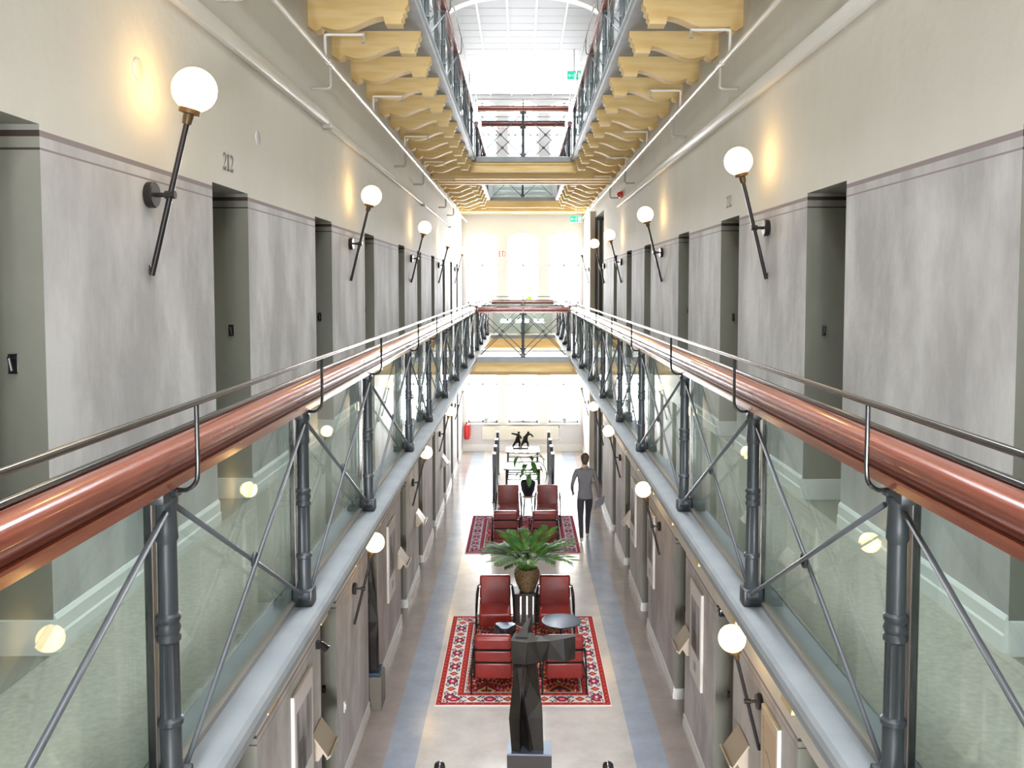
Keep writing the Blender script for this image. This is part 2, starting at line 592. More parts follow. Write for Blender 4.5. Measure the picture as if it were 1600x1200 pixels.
def long_wall(name, x, s, doors, tall=None):
    """inner skin of a long wall with door openings and their reveals; s = outward sign"""
    holes = [(a, b, z, z + DH) for z in LEV[:2] for a, b in doors]
    if tall:
        holes += [(tall[0], tall[1], z + 0.0, z + 3.28) for z in LEV[:2]]
    ys = sorted({Y0, Y1} | {h[0] for h in holes} | {h[1] for h in holes})
    zs = sorted({0.0, CZ + 0.1} | {h[2] for h in holes} | {h[3] for h in holes})
    mb = MB()
    T = 0.55

    def inside(y, z):
        return any(h[0] < y < h[1] and h[2] < z < h[3] for h in holes)
    for i in range(len(ys) - 1):
        for k in range(len(zs) - 1):
            if not inside((ys[i] + ys[i + 1]) / 2, (zs[k] + zs[k + 1]) / 2):
                mb.add([(x, ys[i], zs[k]), (x, ys[i + 1], zs[k]), (x, ys[i + 1], zs[k + 1]), (x, ys[i], zs[k + 1])], [(0, 1, 2, 3)])
    xb = x + s * RD
    for a, b, z0, z1 in holes:
        for p, q in (((a, z0), (a, z1)), ((a, z1), (b, z1)), ((b, z1), (b, z0)), ((b, z0), (a, z0)))[:3 if z0 == 0 else 4]:
            mb.add([(x, p[0], p[1]), (x, q[0], q[1]), (xb, q[0], q[1]), (xb, p[0], p[1])], [(0, 1, 2, 3)], mi=1)
        mb.add([(xb, a, z0), (xb, b, z0), (xb, b, z1), (xb, a, z1)], [(0, 1, 2, 3)], mi=1)
    # outer skin closes the wall
    xo = x + s * T
    mb.add([(xo, Y0, 0), (xo, Y1, 0), (xo, Y1, CZ + 0.1), (xo, Y0, CZ + 0.1)], [(0, 1, 2, 3)])
    for yy in (Y0, Y1):
        mb.add([(x, yy, 0), (xo, yy, 0), (xo, yy, CZ + 0.1), (x, yy, CZ + 0.1)], [(0, 1, 2, 3)])
    mb.add([(x, Y0, CZ + 0.1), (xo, Y0, CZ + 0.1), (xo, Y1, CZ + 0.1), (x, Y1, CZ + 0.1)], [(0, 1, 2, 3)])
    return struct(name, mb, [M['wall'], M['reveal']])


wall_l = long_wall('wall_left', XL, -1, DL)
wall_r = long_wall('wall_right', XR, 1, DR, TALL)

# ground floor
struct('floor', MB().box((XL - 0.55, Y0, -0.2), (XR + 0.55, Y1 + 0.5, 0.0)), M['floor'])

# end wall with three arched windows on each storey
WX = [(-1.72, -0.77), (-0.425, 0.525), (0.87, 1.825)]
WT = 0.35


def arch(x0, x1, zs, rise, n=10):
    return [(x0 + (x1 - x0) * k / n, zs + rise * (1 - (2 * k / n - 1) ** 2)) for k in range(n + 1)]




def end_wall(name, ya, yb):
    mb = MB()
    for z in LEV:
        top = (GF, UF, CZ + 0.1)[LEV.index(z)]
        sill, spring, rise = z + 0.90, z + 2.98, 0.16
        edges = [XL] + [v for w in WX for v in w] + [XR]
        mb.box((XL, ya, z), (XR, yb, sill))
        for k in range(0, len(edges), 2):
            mb.box((edges[k], ya, sill), (edges[k + 1], yb, top))
        for a, b in WX:
            pr = arch(a, b, spring, rise)
            mb.prism([(p, q) for p, q in pr] + [(b, top), (a, top)], ya, yb, 'y')
    return struct(name, mb, M['endwall'])


end_wall('wall_end', Y1, Y1 + WT)
end_wall('wall_back', Y0 - WT, Y0)  # unseen back wall; its window openings are added to let light in

wn = 0
for li, z in enumerate(LEV):
    for a, b in WX:
        wn += 1
        fr = MB()
        yw = Y1 + 0.2
        s0, sp_ = z + 0.90, z + 2.98
        fr.box((a, yw, s0), (a + 0.05, yw + 0.07, sp_)).box((b - 0.05, yw, s0), (b, yw + 0.07, sp_))
        fr.box((a, yw, s0), (b, yw + 0.07, s0 + 0.06))
        fr.box(((a + b) / 2 - 0.025, yw, s0), ((a + b) / 2 + 0.025, yw + 0.07, sp_ + 0.15))
        fr.box((a, yw, z + 2.1), (b, yw + 0.07, z + 2.15))
        pr = arch(a, b, sp_, 0.16)
        fr.prism([(p, q) for p, q in pr] + [(p, q - 0.05) for p, q in reversed(pr)], yw, yw + 0.07, 'y')
        w = struct('window_%d' % wn, fr, M['white'])
        for k, (u0, u1) in enumerate(((a + 0.05, (a + b) / 2 - 0.025), ((a + b) / 2 + 0.025, b - 0.05))):
            obj('pane', MB().box((u0, yw + 0.03, s0 + 0.06), (u1, yw + 0.036, z + 2.1)), M['winglass'], w)
            obj('pane', MB().box((u0, yw + 0.03, z + 2.15), (u1, yw + 0.036, sp_ + 0.02)), M['winglass'], w)
        obj('sill', MB().rbox((a - 0.04, Y1 - 0.12, s0 - 0.04), (b + 0.04, Y1 + 0.25, s0), 0.01), M['white'], w)

# ceiling: boarded flat ceiling, added unseen glazed opening over the near part of the hall, arched rib
SK0, SK1 = -8.0, 14.6
cz = MB()
cz.box((XL - 0.5, Y0, CZ + 0.03), (-1.55, Y1 + 0.4, CZ + 0.12)).box((1.6, Y0, CZ + 0.03), (XR + 0.5, Y1 + 0.4, CZ + 0.12))
cz.box((-1.55, Y0, CZ + 0.03), (1.6, SK0, CZ + 0.12)).box((-1.55, SK1, CZ + 0.03), (1.6, Y1 + 0.4, CZ + 0.12))
ceil = struct('ceiling', cz, M['ceil'])
pw = 0.56
yy = SK1
pm = MB().box((XL, 0.012, 0), (XR, pw - 0.012, 0.035)).mesh('ceiling_board', M['ceil'])
k = 0
while yy < Y1 - 0.05:
    o = obj('ceiling_board', pm, parent=ceil, loc=(0, yy, CZ + 0.001 * (k % 3)))
    if yy + pw > Y1:
        o.scale.y = (Y1 - yy) / pw
    yy += pw
    k += 1
for bx in (-0.96, -0.31, 0.32, 0.97):
    obj('batten', MB().box((bx - 0.022, SK1, CZ - 0.03), (bx + 0.022, Y1, CZ)), M['batten'], ceil)
sky = MB()  # roof glazing out of view, added to bring daylight into the hall
for k in range(13):
    y_ = SK0 + (SK1 - SK0) * k / 12
    sky.box((-1.55, y_ - 0.03, CZ), (1.6, y_ + 0.03, CZ + 0.1))
for x_ in (-1.55, 0.02, 1.55):
    sky.box((x_, SK0, CZ), (x_ + 0.05, SK1, CZ + 0.1))
skl = struct('window_10', sky, M['white'], 'added unseen white framed roof glazing over the near half of the hall')
for k in range(12):
    y_ = SK0 + (SK1 - SK0) * k / 12
    for x0, x1 in ((-1.5, 0.02), (0.07, 1.55)):
        obj('pane', MB().box((x0, y_ + 0.03, CZ + 0.05), (x1, y_ + (SK1 - SK0) / 12 - 0.03, CZ + 0.058)), M['winglass'], skl)
# arched rib below the ceiling
n = 32


def rib_z(x):
    return CZ - 0.96 + 0.92 * math.sqrt(max(0.0, 1 - abs(x / 1.93) ** 2.5))


rx_ = [-1.915 + 3.83 * k / n for k in range(n + 1)]
in_ = [(0.035 + x, rib_z(x)) for x in rx_]
out_ = [(0.035 + x, min(rib_z(x) + 0.2, CZ - 0.002)) for x in rx_]
rib = MB()
for k in range(n):
    q = [out_[k], out_[k + 1], in_[k + 1], in_[k]]
    vs = [(p, 18.62, z) for p, z in q] + [(p, 18.9, z) for p, z in q]
    rib.add(vs, [(0, 1, 2, 3), (7, 6, 5, 4), (0, 4, 5, 1), (3, 2, 6, 7)])
struct('trim_1', rib, M['batten'], 'white arched rib spanning under the boarded ceiling')

# ------------------------------------------------------------------ galleries: slab, boards, carved joists
VL, VR = -0.922, 0.992             # void edges of the gallery slabs
B0, B1 = 18.45, 20.3               # bridge
E0 = 26.8                          # front edge of the end gallery
SLAB = 0.10
RL, RR = -1.012, 1.072             # balustrade lines


def slab_profile(x_wall, x_void, zt, s):
    """section across a side gallery: nosing rounded towards the void; s = void direction"""
    e = x_void
    p = [(x_wall, zt - SLAB), (e - s * 0.03, zt - SLAB), (e - s * 0.012, zt - SLAB + 0.012), (e - s * 0.003, zt - 0.065), (e, zt - 0.04),
         (e - s * 0.005, zt - 0.016), (e - s * 0.018, zt), (x_wall, zt)]
    return p


# joist profile across the gallery, measured from the wall (0) to the void end (L), z below the soffit
def joist_mesh(L):
    bot = [(0.0, -0.235), (0.06, -0.275), (0.10, -0.265), (0.12, -0.235)]
    n = 14
    a, b = 0.12, L - 0.22
    for k in range(1, n + 1):
        t = k / n
        zz = -0.235 - 0.035 * math.sin(t * PI * 1.05 * 2 * 0.78) + 0.055 * (t ** 2.2) * (1 if t < 1 else 1)
        bot.append((a + (b - a) * t, zz))
    bot += [(L - 0.205, -0.215), (L - 0.06, -0.215), (L - 0.065, -0.185), (L - 0.045, -0.16), (L - 0.05, -0.135), (L - 0.02, -0.11),
            (L - 0.03, -0.08), (L - 0.005, -0.055), (L, -0.03), (L, 0.0), (0.0, 0.0)]
    return bot


def joist(L, s):
    prof = [(s * p, q) for p, q in joist_mesh(L)]
    return MB().prism(prof, -0.075, 0.075, 'y').mesh('carved_joist', M['joist'])


JL, JR = joist(abs(XL - (-1.0)), 1), joist(XR - 1.07, -1)


def side_gallery(name, zt, xw, xv, s, y_from, y_to, jmesh, jy, label):
    g = struct(name, MB().prism(slab_profile(xw, xv, zt, s), y_from, y_to, 'y', smooth=False), M['slab'], label)
    fin = MB().box((xw, y_from, zt), (xv - s * 0.24, y_to, zt + 0.006))
    obj('floor_covering', fin, M['galfloor'], g)
    y = jy
    while y < y_to - 0.1:
        obj('carved_joist', jmesh, parent=g, loc=(xw, y, zt - SLAB))
        y += 0.995
    return g


side_gallery('floor_gallery_left', GF, XL, VL, 1, Y0, Y1, JL, 1.75, 'gallery slab with rounded grey nosing on the room 212 side')
side_gallery('floor_gallery_right', GF, XR, VR, -1, Y0, Y1, JR, 1.75, 'gallery slab with rounded grey nosing opposite room 212')
side_gallery('floor_upper_left', UF, XL, VL, 1, Y0, Y1, JL, 2.15, 'upper gallery slab over the room 212 side')
side_gallery('floor_upper_right', UF, XR, VR, -1, Y0, Y1, JR, 2.15, 'upper gallery slab opposite the room 212 side')


def bridge(name, zt, y0, y1, label, n=3):
    g = struct(name, MB().box((VL - 0.02, y0, zt - SLAB), (VR + 0.02, y1, zt - 0.001)), M['slab'], label)
    obj('floor_covering', MB().box((VL - 0.3, y0 + 0.24, zt), (VR + 0.3, y1 - (0.24 if y1 < Y1 else 0), zt + 0.006)), M['galfloor'], g)
    # fascia beam and cross beams below
    obj('fascia_beam', MB().box((VL - 0.12, y0 + 0.07, zt - SLAB - 0.20), (VR + 0.12, y0 + 0.22, zt - SLAB)).box(
        (VL - 0.12, y0 + 0.04, zt - SLAB - 0.05), (VR + 0.12, y0 + 0.07, zt - SLAB)), M['joist'], g)
    for k in range(n):
        yk = y0 + 0.22 + (y1 - y0 - 0.4) * (k + 0.5) / n
        obj('cross_beam', MB().box((XL + 0.02, yk - 0.08, zt - SLAB - 0.3), (XR - 0.02, yk + 0.08, zt - SLAB - 0.002)), M['joist'], g)
    return g


bridge('floor_bridge_lower', GF, B0, B1, 'footbridge slab crossing the void between the two galleries')
bridge('floor_bridge_upper', UF, B0, B1, 'upper footbridge slab with ochre beams under it')
bridge('floor_end_lower', GF, E0, Y1, 'gallery slab below the end windows')
bridge('floor_end_upper', UF, E0, Y1, 'upper gallery slab below the top end windows')
struct('floor_bridge_near', MB().box((VL - 0.02, -1.2, GF - SLAB), (VR + 0.02, 0.9, GF - 0.001)), M['slab'], 'footbridge slab on which the viewer stands')

# baseboards on every storey
bn = 0


def base_run(x, s, y0, y1, z):
    p = [(x, z), (x - s * 0.02, z), (x - s * 0.02, z + 0.075), (x - s * 0.014, z + 0.085), (x - s * 0.014, z + 0.14), (x - s * 0.004, z + 0.16), (x, z + 0.16)]
    return MB().prism(p, y0, y1, 'y')


for x, s, doors, nm in ((XL, -1, DL, 'left'), (XR, 1, DR + [TALL], 'right')):
    for z in LEV[:2]:
        root = MB()
        cur = Y0
        first = None
        for a, b in doors + [(Y1, Y1)]:
            if a - cur > 0.02:
                m_ = base_run(x, s, cur, a, z)
                if first is None:
                    first = struct('baseboard_%s' % nm + ('' if z == 0 else '_gallery'), m_, M['base'])
                else:
                    obj('board', m_, M['base'], first)
            if b > a:   # short return on the far jamb, the piece one sees in each doorway
                obj('jamb_board', MB().box((x, b - 0.02, z), (x + s * 0.3, b, z + 0.14)), M['base'], first)
            cur = b
eb = MB().prism([(Y1, 0), (Y1 - 0.02, 0), (Y1 - 0.02, 0.18), (Y1 - 0.008, 0.21), (Y1, 0.21)], XL, XR, 'x')
struct('baseboard_end', eb, M['base'])

# door leaves and the black lock plates on the far jambs
dn = 0
for x, s, doors in ((XL, -1, DL), (XR, 1, DR)):
    for z in LEV[:2]:
        for a, b in doors:
            dn += 1
            xd = x + s * (RD - 0.05)
            d = struct('door_%d' % dn, MB().box((xd, a + 0.003, z + 0.002), (xd + s * 0.048, b - 0.003, z + DH - 0.003)), M['door'])
            for q0, q1 in ((0.15, 0.95), (1.05, 1.95)):
                obj('door_panel', MB().rbox((min(xd, xd - s * 0.012), a + 0.1, z + q0), (max(xd, xd - s * 0.012), b - 0.1, z + q1), 0.005, 1), M['door'], d)
            lk = MB().rbox((x + s * 0.115, b - 0.012, z + 1.14), (x + s * 0.14, b - 0.001, z + 1.21), 0.004, 2)
            lk.tube([(x + s * 0.1275, b - 0.01, z + 1.20), (x + s * 0.1275, b - 0.035, z + 1.20)], 0.008, 8)
            lk.tube([(x + s * 0.1275, b - 0.033, z + 1.20), (x + s * 0.118, b - 0.033, z + 1.15)], 0.007, 8)
            obj('lock', lk, M['black'], d)
            if s == 1 and z == 0 and abs(a - 8.09) < 0.1:
                obj('door_closer', MB().rbox((x + 0.005, b - 0.10, 2.0), (x + 0.4, b - 0.02, 2.08), 0.01), M['black'], d)
# lift doors in the tall opening
for z in LEV[:2]:
    dn += 1
    xd = XR + RD - 0.1
    d = struct('door_%d' % dn, MB().box((xd, TALL[0] + 0.003, z + 0.002), (xd + 0.09, TALL[1] - 0.003, z + 3.275)), M['darkdoor'])
    for k in range(4):
        y_ = TALL[0] + 0.05 + k * 0.62
        obj('door_panel', MB().rbox((xd - 0.03, y_, z + 0.1), (xd, y_ + 0.54, z + 3.1), 0.008, 1), M['darkdoor'], d)
    obj('jamb_lining', MB().box((XR + 0.002, TALL[1] - 0.03, z + 0.002), (XR + RD - 0.1, TALL[1] - 0.002, z + 3.27)), M['darkdoor'], d)
    for q in (0.07, 0.19):
        obj('glazing_bar', MB().box((XR + q, TALL[1] - 0.06, z + 0.002), (XR + q + 0.035, TALL[1] - 0.03, z + 3.2)), M['steel'], d)
    obj('casing', MB().rbox((XR - 0.135, TALL[1] - 0.002, z + 0.002), (XR - 0.002, TALL[1] + 0.12, z + 3.45), 0.006, 1), M['beige'], d)

# ------------------------------------------------------------------ balustrades
PY = [0.75, 2.52, 4.11, 5.86, 7.98, 9.72, 11.77, 13.9, 16.0, 18.3]
PY2 = [20.45, 22.5, 24.6, 26.6]


def post_mesh():
    prof = [(0.040, 0.0), (0.040, 0.075), (0.034, 0.085), (0.034, 0.10), (0.030, 0.11), (0.030, 0.22), (0.036, 0.225), (0.036, 0.238), (0.0285, 0.245),
            (0.0285, 0.25, 1), (0.0275, 0.46, 1), (0.0275, 0.465), (0.034, 0.47), (0.034, 0.482), (0.029, 0.49), (0.034, 0.505), (0.029, 0.522), (0.034, 0.53), (0.034, 0.542),
            (0.0275, 0.55), (0.027, 0.75), (0.027, 0.755), (0.032, 0.765), (0.030, 0.80), (0.028, 0.86), (0.033, 0.87), (0.033, 0.885), (0.028, 0.89), (0.028, 0.918)]
    m_ = MB().lathe(prof, 24, flute=12, fd=0.004)
    m_.rbox((-0.045, -0.045, 0.0), (0.045, 0.045, 0.08), 0.008, 2)
    m_.rbox((-0.07, -0.022, 0.875), (0.07, 0.022, 0.918), 0.006, 2)
    for sx in (-1, 1):
        m_.tube([(sx * 0.055, -0.015, 0.055), (sx * 0.055, 0.035, 0.055)], 0.018, 10)
    return m_.mesh('post', M['iron'])


POST = post_mesh()
RING = MB().tube([(0.023 * math.cos(2 * PI * k / 20), 0, 0.023 * math.sin(2 * PI * k / 20)) for k in range(20)], 0.0085, 8, closed=True).mesh('ring', M['iron'])
HOOK = MB().tube(bez([(0, 0.028, 0.905), (0, 0.06, 0.905), (0, 0.085, 0.925), (0, 0.092, 0.96), (0, 0.092, 1.05), (0, 0.092, 1.150)], 6), 0.0068, 10).mesh('rail_hook', M['black'])
UPR = MB().box((-0.012, -0.062, 0.012), (0.012, -0.036, 0.93)).box((-0.018, -0.058, 0.012), (-0.012, -0.038, 0.93), 1).box((0.012, -0.058, 0.012), (0.018, -0.038, 0.93), 1).mesh('glass_upright', [M['steel'], M['black']])
# handrail section (v, z)
HP = [(-0.043, 0.918), (0.043, 0.918), (0.045, 0.943), (0.040, 0.949), (0.026, 0.952), (0.024, 0.960), (0.032, 0.964)]
for k in range(0, 15):
    a_ = -0.85 + (PI + 1.7) * k / 14
    HP.append((0.054 * math.cos(a_), 1.000 + 0.042 * math.sin(a_)))
HP += [(-0.032, 0.964), (-0.024, 0.960), (-0.026, 0.952), (-0.040, 0.949), (-0.045, 0.943)]


def balustrade(loc, rz, us, u0, u1, label, glass=True, ends=True):
    """local x along the rail, local y towards the void"""
    r = empty('balustrade', loc, rz, label, 'balustrade')
    us = sorted(us)
    hm = MB().prism([(p, q) for p, q in HP], u0, u1, 'x', smooth=True)
    obj('handrail', hm, M['wood'], r)
    obj('rail_cap', MB().tube([(u0, -0.066, 1.030), (u1, -0.066, 1.030)], 0.0135, 12), M['black'], r)
    obj('grab_rail', MB().tube([(u0, 0.092, 1.155), (u1, 0.092, 1.155)], 0.0095, 14), M['grab'], r)
    obj('glass_channel', MB().box((u0, -0.068, 0.0), (u1, -0.034, 0.022)), M['steel'], r)
    for u in us:
        if not ends and u in (us[0], us[-1]):
            continue
        obj('post', POST, parent=r, loc=(u, 0, 0))
        obj('glass_upright', UPR, parent=r, loc=(u, 0, 0))
        obj('rail_hook', HOOK, parent=r, loc=(u, 0, 0))
    for a, b in zip(us[:-1], us[1:]):
        m_ = (a + b) / 2
        for p, q, off in (((a + 0.05, 0.85), (b - 0.05, 0.06), 0.008), ((a + 0.05, 0.06), (b - 0.05, 0.85), -0.008)):
            obj('brace_rod', MB().tube([(p[0], off + 0.01, p[1]), (q[0], off + 0.01, q[1])], 0.0088, 8), M['rod'], r)
        obj('ring', RING, parent=r, loc=(m_, 0.01, 0.455))
        if glass:
            obj('glass_panel', MB().box((a + 0.02, -0.056, 0.02), (b - 0.02, -0.046, 0.925)), M['pane'], r)
    return r


for z, nm in ((GF, 'lower gallery'), (UF, 'upper gallery')):
    first = 'lower' if z == GF else 'upper'
    balustrade((RL, 0, z), -PI / 2, [-y for y in PY], -B0 - 0.05, -0.2, '%s balustrade on the room 212 side, viewer to bridge' % nm)
    balustrade((RR, 0, z), PI / 2, PY, 0.2, B0 + 0.05, '%s balustrade opposite room 212, viewer to bridge' % nm)
    balustrade((RL, 0, z), -PI / 2, [-y for y in PY2], -E0 - 0.05, -B1 + 0.1, '%s balustrade beyond the bridge on the room 212 side' % nm)
    balustrade((RR, 0, z), PI / 2, PY2, B1 - 0.1, E0 + 0.05, '%s balustrade beyond the bridge, opposite the room 212 side' % nm)
    xm = (RL + RR) / 2
    hw = (RR - RL) / 2
    balustrade((xm, B0 + 0.06, z), PI, [-hw + 0.12, 0, hw - 0.12], -hw + 0.115, hw - 0.115, '%s balustrade across the near edge of the footbridge' % nm, glass=False, ends=False)
    balustrade((xm, B1 - 0.06, z), 0, [-hw + 0.12, 0, hw - 0.12], -hw + 0.115, hw - 0.115, '%s balustrade across the far edge of the footbridge' % nm, glass=False, ends=False)
    balustrade((xm, E0 + 0.06, z), PI, [-hw + 0.12, 0, hw - 0.12], -hw + 0.115, hw - 0.115, '%s balustrade in front of the end windows' % nm, ends=False)

# ------------------------------------------------------------------ globe wall lamps
GL = MB().sphere((0, 0, 0), 0.11, 28, 16).mesh('globe', M['globe'])


def make_lamp():
    """local x points away from the wall; origin on the wall at the round plate"""
    r = empty('wall_lamp', (0, 0, 0))
    top, bot = Vector((0.208, 0, 0.372)), Vector((0.012, 0, -0.405))
    d = (top - bot).normalized()
    obj('wall_plate', MB().lathe([(0.062, 0), (0.066, 0.006), (0.066, 0.035), (0.060, 0.042)], 24, mtx=Matrix.Rotation(PI / 2, 4, 'Y')), M['lamp'], r)
    t = (0 - bot.z) / (top.z - bot.z)
    ax = bot.x + (top.x - bot.x) * t
    a_ = MB().tube([(0.03, 0, 0), (ax, 0, 0)], 0.012, 12)
    a_.tube([(ax - 0.025, 0, 0), (ax + 0.025, 0, 0)], 0.021, 14)
    obj('arm', a_, M['lamp'], r)
    obj('rod', MB().tube([bot, top], 0.0145, 14), M['lamp'], r)
    q = d.to_track_quat('Z', 'Y').to_matrix().to_4x4()
    obj('collar', MB().lathe([(0.022, -0.05), (0.026, -0.02), (0.026, 0.0), (0.052, 0.004), (0.052, 0.034), (0.040, 0.040)], 22, mtx=Matrix.Translation(top + d * 0.03) @ q), M['collar'], r)
    obj('foot_clip', MB().lathe([(0.026, 0), (0.026, 0.006), (0.02, 0.009)], 16, mtx=Matrix.Translation((0, 0, -0.375)) @ Matrix.Rotation(PI / 2, 4, 'Y')).box((0.0, -0.006, -0.40), (0.02, 0.006, -0.35)), M['chrome'], r)
    obj('globe', GL, parent=r, loc=top + d * 0.155)
    return r


LLY = [4.55, 9.85, 15.25, 20.3, 25.2]
LRY = [7.13, 12.45, 17.5, 21.1, 25.9]
ORD = ['first', 'second', 'third', 'fourth', 'fifth']
proto = None
for lev, zn, z in ((1, 'gallery', GF + 1.941), (0, 'ground floor', 1.90)):
    for ys, x, rz, sd in ((LLY, XL, 0, 'wall with number 212'), (LRY, XR, PI, 'wall facing number 212')):
        for i, y in enumerate(ys):
            if lev == 0 and i == 0 and x == XL:
                continue
            o = make_lamp() if proto is None else copy_tree(proto)
            if proto is None:
                proto = o
            o.location = (x, y, z)
            o.rotation_euler = (0, 0, rz)
            n_ = i if not (lev == 0 and x == XL) else i - 1
            if lev == 1:
                lb = '%s globe lamp from the viewer on the gallery %s' % (ORD[n_], sd)
            else:
                lb = '%s globe lamp from the viewer below the gallery, %s' % (ORD[n_], 'room 212 side' if x == XL else 'side facing room 212')
            tag(o, lb, 'wall lamp', 'globe wall lamps')

# ------------------------------------------------------------------ trunking, sprinkler pipes, wall fittings
t = empty('cable_trunking', (XL + 0.002, 0, H + 1.515), 0, 'white cable trunking with stepped joint along the wall above number 212', 'trunking')
obj('duct', MB().rbox((0, 0.3, 0), (0.05, 8.62, 0.10), 0.006, 2), M['pipe'], t)
obj('joint', MB().box((0, 8.56, -0.03), (0.075, 8.66, 0.015)), M['pipegrey'], t)
obj('thin_duct', MB().rbox((0, 8.64, 0.0), (0.035, 26.0, 0.06), 0.005, 2), M['pipe'], t)
for y in (16.9, 23.2):
    obj('joint', MB().box((0, y, -0.03), (0.07, y + 0.1, 0.015)), M['pipegrey'], t)
t = empty('cable_trunking', (XR - 0.002, 0, H + 1.555), 0, 'white cable trunking along the wall facing number 212', 'trunking')
obj('duct', MB().rbox((-0.05, 0.3, 0), (0, 18.0, 0.10), 0.006, 2), M['pipe'], t)

for x, s, drops, arms, lb in ((XL, 1, [5.64, 8.15, 13.4, 15.8, 20.4, 22.7], [5.3, 7.95, 10.5, 13.3, 16.0, 18.6, 21.2, 23.8], 'pale sprinkler pipe under the joists on the room 212 side'),
                              (XR, -1, [5.6, 8.17, 10.75, 15.6, 18.2], [7.8, 10.2, 12.9, 15.5, 18.1, 21.0, 23.6], 'pale sprinkler pipe under the joists opposite room 212')):
    r = empty('sprinkler_pipe', (x + s * 0.17, 0, H + 1.98), 0, lb, 'pipe')
    obj('main_pipe', MB().tube([(0, 0.3, 0), (0, 27.9, 0)], 0.022, 14), M['pipe'], r)
    for y in drops:
        obj('drop_pipe', MB().tube(bez([(0, y, 0), (0, y, -0.1), (0, y, -0.19), (-s * 0.03, y, -0.215), (-s * 0.1, y, -0.215), (-s * 0.167, y, -0.215)], 5), 0.016, 10), M['pipegrey'], r)
        obj('coupling', MB().tube([(0, y - 0.09, 0), (0, y + 0.08, 0)], 0.0265, 14), M['pipe'], r)
    for y in arms:
        obj('sprinkler_arm', MB().tube(bez([(0, y, 0), (0, y, 0.12), (0, y, 0.185), (s * 0.02, y, 0.205), (s * 0.2, y, 0.205), (s * 0.34, y, 0.205)], 5), 0.013, 10), M['pipe'], r)
        obj('sprinkler_head', MB().lathe([(0.012, 0.02), (0.012, -0.03), (0.006, -0.035), (0.006, -0.06), (0.02, -0.062), (0.02, -0.066)], 12, c=(s * 0.335, y, 0.2)), M['pipegrey'], r)

for i, (y, z) in enumerate(((4.46, 1.06), (6.46, 1.05))):
    o = obj('wall_cover', MB().lathe([(0.055, 0), (0.055, 0.006), (0.048, 0.010)], 28, mtx=Matrix.Rotation(PI / 2, 4, 'Y')), M['wall'], loc=(XL, y, z + H))
    tag(o, ('plaster coloured round cover above the first globe lamp', 'plaster coloured round cover near the painted number 212')[i], 'wall cover', 'round wall covers')


def digits(txt, h):
    """condensed slab numerals, strokes of varying weight, in the y-z plane"""
    m_ = MB()
    w = h * 0.60
    x = 0
    for ch in txt:
        if ch == '2':
            pts = bez([(0.10, 0, 0.74), (0.16, 0, 0.92), (0.5, 0, 0.99), (0.84, 0, 0.84), (0.80, 0, 0.60), (0.42, 0, 0.30), (0.14, 0, 0.07)], 6)
            wd = [0.10 + 0.16 * math.sin(PI * min(1, max(0, (k / (len(pts) - 1) - 0.15) / 0.7))) for k in range(len(pts))]
            strips = [(pts, wd)]
            blk = [((0.10, 0.0), (0.88, 0.13)), ((0.78, 0.13), (0.90, 0.22))]
        elif ch == '3':
            pts = bez([(0.12, 0, 0.82), (0.4, 0, 0.99), (0.8, 0, 0.86), (0.74, 0, 0.62), (0.42, 0, 0.53), (0.78, 0, 0.42), (0.84, 0, 0.16), (0.45, 0, 0.02), (0.12, 0, 0.16)], 5)
            wd = [0.10 + 0.14 * abs(math.sin(2 * PI * k / (len(pts) - 1))) for k in range(len(pts))]
            strips = [(pts, wd)]
            blk = []
        else:
            strips = []
            blk = [((0.36, 0.0), (0.64, 1.0)), ((0.16, 0.0), (0.84, 0.07)), ((0.18, 0.86), (0.40, 0.93))]
        for pts, wd in strips:
            vs = []
            for k, p in enumerate(pts):
                t_ = (pts[min(k + 1, len(pts) - 1)] - pts[max(k - 1, 0)]).normalized()
                nx, nz = -t_.z, t_.x
                for sg in (-1, 1):
                    vs.append((0.002, x + (p.x + sg * nx * wd[k] / 2) * w, (p.z + sg * nz * wd[k] / 2 * 0.5) * h))
            m_.add(vs, [(2 * k, 2 * k + 1, 2 * k + 3, 2 * k + 2) for k in range(len(pts) - 1)])
        for (a0, b0), (a1, b1) in blk:
            m_.box((0, x + a0 * w, b0 * h), (0.0032, x + a1 * w, b1 * h))
        x += w * 1.12
    return m_


o = obj('room_number', digits('212', 0.105), M['numeral'], loc=(XL + 0.001, 5.70, H + 0.735))
tag(o, 'grey painted room number 212 over the doorway', 'room number')
o = obj('room_number', digits('232', 0.105), M['numeral'], loc=(XR - 0.001, 8.60, H + 0.735), rot=(0, 0, PI))
tag(o, 'grey painted room number over the doorway behind the first lamp facing 212', 'room number')


